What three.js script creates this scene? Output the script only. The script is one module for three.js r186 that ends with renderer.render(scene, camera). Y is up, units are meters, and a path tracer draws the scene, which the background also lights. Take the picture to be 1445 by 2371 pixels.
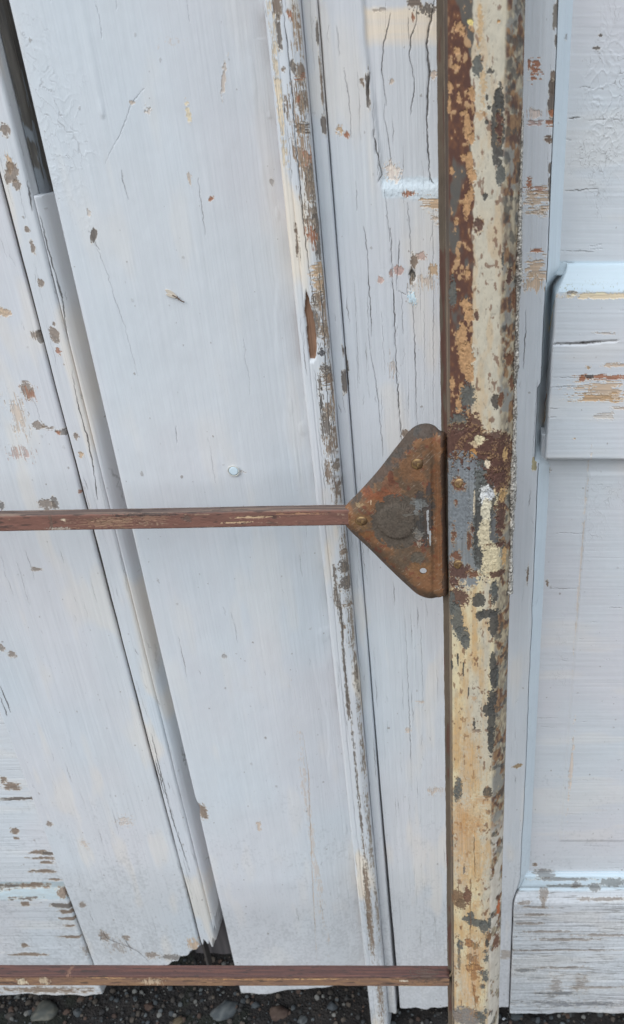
import * as THREE from 'three';
import { mergeGeometries, mergeVertices } from 'three/addons/utils/BufferGeometryUtils.js';
import { Brush, Evaluator, SUBTRACTION } from 'three-bvh-csg';

// ------------------------------------------------------------------ camera, sky, sun, exposure
const F = 1880, CX = 1095, CY = 1185, PW = 1445, PH = 2371;       // lens of the photograph, in its own pixels
const TILT = 28.9 * Math.PI / 180, EYE = new THREE.Vector3(0, 1.19, 0.656);
const FWD = new THREE.Vector3(0, -Math.sin(TILT), -Math.cos(TILT)), UPV = new THREE.Vector3(0, Math.cos(TILT), -Math.sin(TILT));
const scene = new THREE.Scene();
const camera = new THREE.PerspectiveCamera(2 * Math.atan(PH / 2 / F) * 180 / Math.PI, 624 / 1024, 0.02, 200);
camera.position.copy(EYE);
camera.lookAt(EYE.clone().add(FWD));
camera.setViewOffset(624, 1024, -(CX - PW / 2) / PW * 624, 0, 624, 1024);
camera.focus = 0.70;
camera.userData.fStop = 10;

const renderer = new THREE.WebGLRenderer();
renderer.toneMapping = THREE.LinearToneMapping;
renderer.toneMappingExposure = 1.24;
renderer.shadowMap.enabled = true;

{ // overcast sky: brighter and bluer overhead, paler at the horizon, soft cloud banks
  const W = 512, H = 256, d = new Float32Array(W * H * 4);
  for (let j = 0; j < H; j++) for (let i = 0; i < W; i++) {
    const el = ((j + 0.5) / H - 0.5) * Math.PI, az = (i + 0.5) / W * 2 * Math.PI, s = Math.max(0, Math.sin(el));
    const cloud = 1 + 0.10 * Math.sin(3 * az + 5 * s) * Math.cos(7 * s + az * 2) + 0.06 * Math.sin(9 * az - 11 * s);
    const g = (0.62 + 0.66 * s) * cloud, o = (j * W + i) * 4, t = Math.pow(s, 0.7);
    const c = el < 0 ? [0.16, 0.155, 0.15] : [g * (0.93 - 0.10 * t), g * (1.02 - 0.02 * t), g * (1.085 + 0.11 * t)];
    d[o] = c[0]; d[o + 1] = c[1]; d[o + 2] = c[2]; d[o + 3] = 1;
  }
  const t = new THREE.DataTexture(d, W, H, THREE.RGBAFormat, THREE.FloatType);
  t.mapping = THREE.EquirectangularReflectionMapping; t.magFilter = t.minFilter = THREE.LinearFilter; t.needsUpdate = true;
  scene.background = t; scene.environment = t;
}
const sun = new THREE.DirectionalLight(new THREE.Color(1, 0.99, 0.97), 1.0);   // the bright part of the cloud cover
sun.position.set(-3.4, 5.0, 4.4); sun.target.position.set(-0.15, 0.6, 0);
sun.castShadow = true; sun.shadow.radius = 90; sun.shadow.mapSize.set(2048, 2048);
Object.assign(sun.shadow.camera, { left: -2, right: 2, top: 2, bottom: -2, near: 0.5, far: 14 });
scene.add(sun, sun.target);

// ------------------------------------------------------------------ measuring: photograph pixel -> metres on a plane
const ray = (px, py) => FWD.clone().addScaledVector(new THREE.Vector3(1, 0, 0), (px - CX) / F).addScaledVector(UPV, (CY - py) / F);
function W(px, py, z = 0) { const r = ray(px, py), t = (z - EYE.z) / r.z; return [EYE.x + r.x * t, EYE.y + r.y * t]; }

// ------------------------------------------------------------------ noise
const hash = (x, y, s) => { let h = Math.imul(x, 374761393) ^ Math.imul(y, 668265263) ^ Math.imul(s, 1274126177); h = Math.imul(h ^ (h >>> 13), 1103515245); h ^= h >>> 16; return (h >>> 0) / 4294967296; };
function vn(x, y, s) {
  const ix = Math.floor(x), iy = Math.floor(y), fx = x - ix, fy = y - iy, u = fx * fx * (3 - 2 * fx), v = fy * fy * (3 - 2 * fy);
  const a = hash(ix, iy, s), b = hash(ix + 1, iy, s), c = hash(ix, iy + 1, s), d = hash(ix + 1, iy + 1, s);
  return a + (b - a) * u + (c - a) * v + (a - b - c + d) * u * v;
}
function fbm(x, y, s, o = 4) { let r = 0, a = 0.5, n = 0; for (let i = 0; i < o; i++) { r += a * vn(x, y, s + i * 17); n += a; a *= 0.5; x *= 2.03; y *= 2.03; } return r / n; }
const sm = (a, b, x) => { const t = Math.min(1, Math.max(0, (x - a) / (b - a))); return t * t * (3 - 2 * t); };
const lerp = (a, b, t) => a + (b - a) * t, clamp = (x, a, b) => Math.min(b, Math.max(a, x));
let seed = 7; const rnd = () => { seed = (Math.imul(seed, 1664525) + 1013904223) >>> 0; return seed / 4294967296; };
const lin = (c) => { c /= 255; return c <= 0.04045 ? c / 12.92 : Math.pow((c + 0.055) / 1.055, 2.4); };
const srgb = (c) => { c = clamp(c, 0, 1); return 255 * (c <= 0.0031308 ? 12.92 * c : 1.055 * Math.pow(c, 1 / 2.4) - 0.055); };
// base colour of a thing whose colour reads (r, g, b) next to white paint that reads (196, 201, 210)
const A = (r, g, b) => [lin(r) / lin(196) * 0.74, lin(g) / lin(201) * 0.74, lin(b) / lin(210) * 0.74];
const mix3 = (a, b, t) => [lerp(a[0], b[0], t), lerp(a[1], b[1], t), lerp(a[2], b[2], t)];

// ------------------------------------------------------------------ surface records: colour, fine relief, deep relief, roughness
class Surf {
  constructor(x0, y0, x1, y1, w, h) {
    Object.assign(this, { x0, y0, x1, y1, w, h }); const n = w * h;
    this.c = new Float32Array(n * 3); this.f = new Float32Array(n); this.d = new Float32Array(n); this.r = new Float32Array(n).fill(0.62);
    this.px = (x1 - x0) / w; this.py = (y1 - y0) / h;
  }
  each(fn, bx0 = this.x0, by0 = this.y0, bx1 = this.x1, by1 = this.y1) {
    const i0 = clamp(Math.floor((bx0 - this.x0) / this.px), 0, this.w), i1 = clamp(Math.ceil((bx1 - this.x0) / this.px), 0, this.w);
    const j0 = clamp(Math.floor((by0 - this.y0) / this.py), 0, this.h), j1 = clamp(Math.ceil((by1 - this.y0) / this.py), 0, this.h);
    for (let j = j0; j < j1; j++) for (let i = i0; i < i1; i++) fn(this.x0 + (i + 0.5) * this.px, this.y0 + (j + 0.5) * this.py, j * this.w + i);
  }
  put(k, col, a) { const o = k * 3; this.c[o] += (col[0] - this.c[o]) * a; this.c[o + 1] += (col[1] - this.c[o + 1]) * a; this.c[o + 2] += (col[2] - this.c[o + 2]) * a; }
  depth(x, y) {
    const fx = clamp((x - this.x0) / this.px - 0.5, 0, this.w - 1.001), fy = clamp((y - this.y0) / this.py - 0.5, 0, this.h - 1.001), i = Math.floor(fx), j = Math.floor(fy), u = fx - i, v = fy - j, k = j * this.w + i, d = this.d;
    return (d[k] * (1 - u) + d[k + 1] * u) * (1 - v) + (d[k + this.w] * (1 - u) + d[k + this.w + 1] * u) * v;
  }
  material(name, extra = {}) {
    const n = this.w * this.h, b = new Uint8Array(n * 4), rr = new Uint8Array(n * 4), f = new Float32Array(n);
    for (let k = 0; k < n; k++) {
      for (let c = 0; c < 3; c++) b[k * 4 + c] = srgb(this.c[k * 3 + c]) + 0.5;
      b[k * 4 + 3] = 255; rr[k * 4 + 1] = clamp(this.r[k], 0, 1) * 255; rr[k * 4] = rr[k * 4 + 2] = 0; rr[k * 4 + 3] = 255; f[k] = this.f[k] * 1000;
    }
    const tex = (data, fmt, type) => { const t = new THREE.DataTexture(data, this.w, this.h, fmt, type); t.wrapS = t.wrapT = THREE.MirroredRepeatWrapping; t.magFilter = t.minFilter = THREE.LinearFilter; t.needsUpdate = true; return t; };
    const map = tex(b, THREE.RGBAFormat, THREE.UnsignedByteType); map.colorSpace = THREE.SRGBColorSpace;
    const m = new THREE.MeshStandardMaterial({ map, bumpMap: tex(f, THREE.RedFormat, THREE.FloatType), bumpScale: 0.001, roughnessMap: tex(rr, THREE.RGBAFormat, THREE.UnsignedByteType), roughness: 1, ...extra });
    m.name = name; return m;
  }
  // patch where the top coat is gone: e = {x, y, rx, ry, t (turn), d (density), c (colour), g ('v', 'h' or 'o' direction of the streaks), deep}
  worn(e, sd) {
    const R = Math.max(e.rx, e.ry) * 1.5, ct = Math.cos(e.t || 0), st = Math.sin(e.t || 0), g = e.g || 'v', q = e.q || 1, dens = e.d ?? 0.8;
    this.each((x, y, k) => {
      const dx = x - e.x, dy = y - e.y, u = (dx * ct + dy * st) / e.rx, v = (-dx * st + dy * ct) / e.ry;
      let rad;
      if (g === 'h' || g === 'v') rad = Math.pow(Math.pow(Math.abs(u), 3) + Math.pow(Math.abs(v), 3), 1 / 3); else rad = Math.hypot(u, v);
      if (rad > 1.5) return;
      const n1 = fbm(x * 260 * q, y * 260 * q, sd, 4) - 0.5;
      const n2 = (g === 'h' ? fbm(x * 90 * q, y * 1400 * q, sd + 3, 3) : g === 'v' ? fbm(x * 1400 * q, y * 90 * q, sd + 3, 3) : fbm(x * 800 * q, y * 800 * q, sd + 3, 3)) - 0.5;
      const n3 = fbm(x * 1100, y * 1000, sd + 6, 3) - 0.5;
      const val = (1 - rad) * (e.hard ?? 0.9) + n1 * 1.25 + n3 * 0.55 + n2 * (e.s ?? 1.7) * (1.45 - Math.min(1, dens)) + (dens - 0.74);
      const a = sm(0, 0.12 + (e.soft || 0), val);
      if (!e.soft && e.rim !== 0) { const b = sm(-0.16, -0.02, val) * (1 - a); if (b > 0) this.put(k, e.rim || CREAM, b * 0.45 * (e.a ?? 1)); }
      if (!e.soft) { const b = sm(-0.20, -0.03, val) * (1 - a); if (b > 0) this.f[k] += b * 0.00016; }
      if (a <= 0) return;
      const w = g === 'h' ? fbm(x * 30, y * 1300, 91, 3) : g === 'v' ? fbm(x * 1300, y * 30, 91, 3) : fbm(x * 900, y * 900, 91, 3);
      const cc = [e.c[0] * (0.55 + 0.9 * w), e.c[1] * (0.55 + 0.9 * w), e.c[2] * (0.55 + 0.9 * w)];
      this.put(k, cc, a * (e.a ?? 0.94)); this.f[k] += a * (-(e.th ?? 0.00032) + 0.00012 * (w - 0.5)); this.r[k] = lerp(this.r[k], e.r ?? 0.85, a);
      if (e.deep) this.d[k] -= e.deep * a;
    }, e.x - R, e.y - R, e.x + R, e.y + R);
  }
  // split in the wood or in the paint along a polyline of metres; w half width, dp depth, c what shows inside
  crack(pts, w, dp, c, sd, taper = 1) {
    let len = 0; const seg = []; for (let i = 1; i < pts.length; i++) { const l = Math.hypot(pts[i][0] - pts[i - 1][0], pts[i][1] - pts[i - 1][1]); seg.push([len, l]); len += l; }
    for (let i = 1; i < pts.length; i++) {
      const [ax, ay] = pts[i - 1], [bx, by] = pts[i], l = seg[i - 1][1], m = w * 3 + 0.0015;
      this.each((x0, y0, k) => {
        const x = x0 + (fbm(x0 * 300, y0 * 300, sd, 3) - 0.5) * 0.0016, y = y0 + (fbm(x0 * 300, y0 * 300, sd + 5, 3) - 0.5) * 0.0016;
        const t = clamp(((x - ax) * (bx - ax) + (y - ay) * (by - ay)) / (l * l), 0, 1), q = (seg[i - 1][0] + t * l) / len;
        const ww = w * (0.45 + 0.9 * vn(q * len * 90, 3.1, sd)) * lerp(1, Math.pow(Math.sin(Math.PI * clamp(q * 0.96 + 0.02, 0, 1)), 0.5), taper);
        const dd = Math.hypot(x - ax - t * (bx - ax), y - ay - t * (by - ay)), a = 1 - sm(ww * 0.6, ww * 1.15 + this.px * 0.6, dd);
        if (a <= 0) return;
        this.put(k, c, a * 0.85 * Math.min(1, ww / this.px)); this.f[k] = Math.min(this.f[k], lerp(this.f[k], -Math.min(dp, 0.0007), a)); if (dp > 0.001) this.d[k] = Math.min(this.d[k], -dp * a);
      }, Math.min(ax, bx) - m, Math.min(ay, by) - m, Math.max(ax, bx) + m, Math.max(ay, by) + m);
    }
  }
}
const WHITE = A(197, 201, 210), COOL = A(188, 201, 216), PINK = A(199, 197, 206), CREAM = A(222, 208, 190), DIRT = A(120, 108, 98), TAUPE = A(128, 112, 100), GREYWOOD = A(108, 100, 95), RAW = A(140, 92, 66), TAN = A(188, 160, 132), RUSTY = A(158, 108, 84), CRACK = A(76, 71, 70), PALE_BLUE = A(196, 216, 232);

// old white paint brushed along the grain; o: grain 'v' or 'h', tint strengths, hair = share of fine splits, speck = share of dirt specks
function paintWood(S, sd, o = {}) {
  const gh = o.g === 'h', hair = o.hair ?? 0.2, speck = o.speck ?? 0.3;
  S.each((x, y, k) => {
    const a = gh ? y : x, b = gh ? x : y;
    const low = fbm(x * 9, y * 5, sd, 3), mid = fbm(a * 45, b * 11, sd + 9, 3), brush = fbm(a * 420, b * 9, sd + 21, 3), grain = fbm(a * 1300, b * 34, sd + 33, 2);
    let c = mix3(WHITE, COOL, sm(0.35, 0.80, low) * (o.cool ?? 0.6) * 0.6); c = mix3(c, PINK, sm(0.40, 0.80, fbm(x * 12, y * 8, sd + 41, 3)) * (o.pink ?? 0.6) * 0.7);
    c = mix3(c, CREAM, sm(0.56, 0.74, mid) * (o.cream ?? 0.12));
    const fib = fbm(a * 620, b * 16, sd + 37, 3), v = 1 + 0.05 * (mid - 0.5) + 0.07 * (brush - 0.5) * (o.br ?? 1) + 0.08 * (fib - 0.5) * (o.br ?? 1) + 0.05 * (grain - 0.5);
    const o3 = k * 3; S.c[o3] = c[0] * v; S.c[o3 + 1] = c[1] * v; S.c[o3 + 2] = c[2] * v;
    S.f[k] = ((brush - 0.5) * 0.00028 + (fib - 0.5) * 0.00030) * (o.rel ?? 1) + (grain - 0.5) * 0.00011 * (o.rel ?? 1) + (fbm(x * 60, y * 40, sd + 51, 3) - 0.5) * 0.0005 * (o.wave ?? 1);
    S.r[k] = 0.52 + 0.2 * mid;
  });
  const area = (S.x1 - S.x0) * (S.y1 - S.y0);
  for (let i = 0, m = Math.round(area * 2600 * hair); i < m; i++) { // fine splits of the paint along the grain
    const a0 = rnd(), b0 = rnd(), l = 0.006 + 0.05 * Math.pow(rnd(), 2.2), k = 3 + Math.floor(rnd() * 4), pts = []; let x = lerp(S.x0, S.x1, a0), y = lerp(S.y0, S.y1, b0);
    for (let j = 0; j <= k; j++) { pts.push([x, y]); const w = (rnd() - 0.5) * 0.0016; if (gh) { x += l / k; y += w; } else { y -= l / k; x += w; } }
    S.crack(pts, 0.00007 + 0.00013 * Math.pow(rnd(), 2), 0.0004, mix3(GREYWOOD, CRACK, rnd()), sd + 71 + i % 13);
  }
  if (o.splashShade) S.each((x, y, k) => { // dried mud mottling, with the darker light toward the ground painted in
    const t = (o.splashShade - y) / o.splashShade; if (t <= 0) return; const n = fbm(x * 34, y * 30, sd + 81, 5) * 0.4 + fbm(x * 420, y * 330, sd + 83, 4) * 0.6, a = sm(0.62 - 0.34 * t, 0.88 - 0.32 * t, n); if (a > 0) S.put(k, A(120, 122, 124), a * (o.dirtShade ?? 0.38) * 0.55); });
  const n = Math.round(area * 5200 * speck);
  for (let i = 0; i < n; i++) {
    const x = lerp(S.x0, S.x1, rnd()), yy = lerp(S.y0, S.y1, Math.pow(rnd(), 2.2)), r = (0.0003 + 0.0009 * Math.pow(rnd(), 4)), q = 0.15 + rnd() * 0.5;
    S.each((px, py, k) => { const d = Math.hypot(px - x, (py - yy) * (0.6 + 0.5 * hash(i, 2, sd))) + (vn(px * 1500, py * 1500, sd) - 0.5) * r; if (d < r) { S.put(k, DIRT, q); S.f[k] += 0.0001; } }, x - 2 * r, yy - 2 * r, x + 2 * r, yy + 2 * r);
  }
}
// raised, crazed old paint in an elliptical field
function crazed(S, x, y, rx, ry, sd, amp = 1, sc = 1) {
  S.each((u, v, k) => {
    const m = sm(1, 0.35, Math.hypot((u - x) / rx, (v - y) / ry) + (fbm(u * 60, v * 60, sd, 3) - 0.5) * 0.9); if (m <= 0) return;
    const wx = u * 150 * sc + (fbm(u * 90, v * 90, sd + 1, 3) - 0.5) * 2.4, wy = v * 110 * sc + (fbm(u * 90, v * 90, sd + 2, 3) - 0.5) * 2.4;
    let d1 = 9, d2 = 9; const ix = Math.floor(wx), iy = Math.floor(wy);
    for (let j = -1; j < 2; j++) for (let i = -1; i < 2; i++) { const d = Math.hypot(ix + i + hash(ix + i, iy + j, sd) - wx, iy + j + hash(ix + i, iy + j, sd + 8) - wy); if (d < d1) { d2 = d1; d1 = d; } else if (d < d2) d2 = d; }
    const e = d2 - d1, on = sm(0.35, 0.6, vn(wx * 0.6, wy * 0.6, sd + 4));
    S.f[k] += amp * m * ((1 - sm(0.0, 0.28, e)) * 0.00028 - (1 - sm(0, 0.07, e)) * 0.0006 * on); const c = (1 - sm(0.0, 0.075, e)) * on * m;
    if (c > 0) S.put(k, GREYWOOD, c * 0.5 * amp);
  }, x - rx * 1.5, y - ry * 1.5, x + rx * 1.5, y + ry * 1.5);
}
// photograph marks -> metres
const scaleAt = (px, py, z) => { const [a] = W(px, py, z), [b] = W(px + 1, py, z), c = W(px, py + 1, z); return [b - a, W(px, py, z)[1] - c[1]]; };
const mark = (S, z, sd, list) => list.forEach(([px, py, rx, ry, c, d, g, o], i) => { const [x, y] = W(px, py, z), [sx, sy] = scaleAt(px, py, z); S.worn({ x, y, rx: rx * sx * (S.small ?? 1), ry: ry * sy * (S.small ?? 1), c, d, g, ...(S.fine || {}), ...o }, sd + i * 7); });
const split = (S, z, sd, list) => list.forEach(([w, dp, pts, c], i) => { const [sx] = scaleAt(pts[0][0], pts[0][1], z); S.crack(pts.map(([a, b]) => W(a, b, z)), w * sx / 2, dp, c || CRACK, sd + i * 3); });

// ------------------------------------------------------------------ naming and boards
const used = {};
function numbered(n) { used[n] = (used[n] ?? -1) + 1; return used[n] ? `${n}_${String(used[n]).padStart(3, '0')}` : n; }
function tag(o, label, category, group, kind) { Object.assign(o.userData, { label, category }); if (group) o.userData.group = group; if (kind) o.userData.kind = kind; return o; }
function thing(name, [x, y, z], label, category) { const g = new THREE.Group(); g.name = numbered(name); g.position.set(x, y, z); scene.add(g); return tag(g, label, category); }
function add(name, geo, mat, parent) { const m = new THREE.Mesh(geo, mat); m.name = parent === scene ? numbered(name) : name; m.castShadow = m.receiveShadow = true; parent.add(m); return m; }
function spaced(a, b, step, extra = []) { const n = Math.max(1, Math.round((b - a) / step)), r = []; for (let i = 0; i <= n; i++) r.push(a + (b - a) * i / n); for (const e of extra) if (e > a && e < b) r.push(e); return [...new Set(r.map((v) => +v.toFixed(6)))].sort((p, q) => p - q); }
// a board: front relief z = zf(x, y) + deep relief, uneven edges, thickness back to zb. Coordinates are world metres minus the thing's place.
function board(o) {
  const { S, zb, at } = o, xl = o.xl, xr = o.xr, yb = o.yb, yt = o.yt;
  const f1 = (v) => typeof v === 'function' ? v : () => v, XL = f1(xl), XR = f1(xr), YB = f1(yb), YT = f1(yt);
  const xm = [XL(0.6), XR(0.6)], ym = [YB((xm[0] + xm[1]) / 2), YT((xm[0] + xm[1]) / 2)];
  const eps = [0.0004, 0.001, 0.0018, 0.003];
  const us = spaced(xm[0], xm[1], o.sx ?? 0.0012, [...eps.map((e) => xm[0] + e), ...eps.map((e) => xm[1] - e), ...(o.us || [])]).map((x) => (x - xm[0]) / (xm[1] - xm[0]));
  const hi = Math.min(1.27, ym[1]), ys = spaced(ym[0], hi, o.sy ?? 0.0025, [...eps.map((e) => ym[0] + e), ...(hi === ym[1] ? eps.map((e) => ym[1] - e) : []), ...(o.ys || [])]);
  if (hi < ym[1]) ys.push(...spaced(hi, ym[1], 0.06).slice(1), ym[1] - 0.001, ym[1] - 0.0004);
  ys.sort((a, b) => a - b);
  const ws = ys.map((y) => (y - ym[0]) / (ym[1] - ym[0])), nu = us.length, nw = ws.length, pos = [], uv = [], idx = [];
  const rr = o.round ?? 0.0016, arc = (d) => d >= rr ? 0 : Math.sqrt(Math.max(0, rr * rr - (rr - d) * (rr - d))) - rr;
  const put = (x, y, z, dz = 0) => { pos.push(x - at[0], y - at[1], z - at[2]); uv.push((x + dz - S.x0) / (S.x1 - S.x0), (y + dz - S.y0) / (S.y1 - S.y0)); return pos.length / 3 - 1; };
  const P = [];
  for (let j = 0; j < nw; j++) for (let i = 0; i < nu; i++) {
    const xa = lerp(xm[0], xm[1], us[i]); let y = lerp(YB(xa), YT(xa), ws[j]); const L = XL(y), R = XR(y), x = lerp(L, R, us[i]);
    const z = o.zf(x, y, us[i], L, R) + arc(x - L) + arc(R - x) + arc(y - YB(xa)) + arc(YT(xa) - y) + S.depth(x, y < 1.3 ? y : 2.6 - y);
    P.push([x, y, z]); put(x, y, z);
  }
  for (let j = 0; j + 1 < nw; j++) for (let i = 0; i + 1 < nu; i++) { const a = j * nu + i; idx.push(a, a + 1, a + nu + 1, a, a + nu + 1, a + nu); }
  const rim = []; for (let i = 0; i < nu; i++) rim.push(i); for (let j = 1; j < nw; j++) rim.push(j * nu + nu - 1); for (let i = nu - 2; i >= 0; i--) rim.push((nw - 1) * nu + i); for (let j = nw - 2; j >= 0; j--) rim.push(j * nu);
  const K = 4, ring = [];
  for (let s = 0; s <= K; s++) for (const r of rim) { const [x, y, z] = P[r], t = s / K; ring.push(put(x, y, lerp(z, zb, t), (z - zb) * t)); }
  const n = rim.length; for (let s = 0; s < K; s++) for (let i = 0; i + 1 < n; i++) { const a = ring[s * n + i], b = ring[s * n + i + 1], c = ring[(s + 1) * n + i], d = ring[(s + 1) * n + i + 1]; idx.push(a, c, b, b, c, d); }
  const q = [0, nu - 1, nw * nu - 1, (nw - 1) * nu].map((r) => put(P[r][0], P[r][1], zb)); idx.push(q[0], q[2], q[1], q[0], q[3], q[2]);
  const g = new THREE.BufferGeometry(); g.setAttribute('position', new THREE.Float32BufferAttribute(pos, 3)); g.setAttribute('uv', new THREE.Float32BufferAttribute(uv, 2)); g.setIndex(idx); g.computeVertexNormals();
  return g;
}
const wav = (base, amp, fr, sd) => (y) => base + (fbm(y * fr, 0.37, sd, 4) - 0.5) * 2 * amp;
const X = (px, py, z = 0) => W(px, py, z)[0], Y = (px, py, z = 0) => W(px, py, z)[1];
const TOP = 2.02;

// ================================================================== GROUND AND WALL BEHIND
const groundY = (x, z) => (fbm(x * 9 + 3, z * 9 + 5, 301, 4) - 0.5) * 0.022 + (fbm(x * 60, z * 60, 307, 3) - 0.5) * 0.010;
{
  const cs = (a, b, lo, hi, st) => { const r = spaced(lo, hi, st); for (let d = st, x = lo; x > a;) { d *= 1.35; x -= d; r.unshift(Math.max(a, x)); } for (let d = st, x = hi; x < b;) { d *= 1.35; x += d; r.push(Math.min(b, x)); } return r; };
  const xs = cs(-40, 40, -0.8, 0.45, 0.006), zs = cs(-40, 40, -0.1, 0.3, 0.006), pos = [], uv = [], idx = [];
  for (const z of zs) for (const x of xs) { pos.push(x, groundY(x, z), z); uv.push(x / 0.5, z / 0.5); }
  for (let j = 0; j + 1 < zs.length; j++) for (let i = 0; i + 1 < xs.length; i++) { const a = j * xs.length + i; idx.push(a, a + xs.length, a + 1, a + 1, a + xs.length, a + xs.length + 1); }
  const g = new THREE.BufferGeometry(); g.setAttribute('position', new THREE.Float32BufferAttribute(pos, 3)); g.setAttribute('uv', new THREE.Float32BufferAttribute(uv, 2)); g.setIndex(idx); g.computeVertexNormals();
  const S = new Surf(0, 0, 0.5, 0.5, 1024, 1024);
  S.each((x, y, k) => { const n = fbm(x * 90, y * 90, 311, 5), m = fbm(x * 24, y * 24, 313, 3), c = mix3(mix3(A(24, 23, 24), A(46, 42, 41), n), A(30, 34, 27), sm(0.55, 0.75, m) * 0.7); S.c.set(c, k * 3); S.f[k] = (fbm(x * 500, y * 500, 317, 4) - 0.5) * 0.003; S.r[k] = 0.95; });
  const gm = add('ground', g, S.material('soil'), scene); gm.userData.kind = 'structure';
}
{
  const at = [-0.2, 0, -0.11], w = thing('board_wall', at, 'dark weathered board wall behind the gap beside the wide white board', 'wall');
  const S = new Surf(-1.3, 0, 0.9, 1.3, 1024, 512);
  S.each((x, y, k) => { const n = fbm(x * 300, y * 8, 331, 4); S.c.set(mix3(A(52, 50, 54), A(96, 92, 96), n), k * 3); S.f[k] = (n - 0.5) * 0.001; S.r[k] = 0.9; });
  const m = S.material('weathered_boards');
  for (let i = 0; i < 13; i++) { const x0 = -1.2 + i * 0.155; add('plank', board({ S, at, xl: wav(x0, 0.001, 3, 340 + i), xr: wav(x0 + 0.151, 0.001, 3, 360 + i), yb: -0.03, yt: TOP, zb: -0.13, zf: () => -0.105 - hash(i, 1, 5) * 0.004, sx: 0.03, sy: 0.05 }), m, w); }
}

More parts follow.
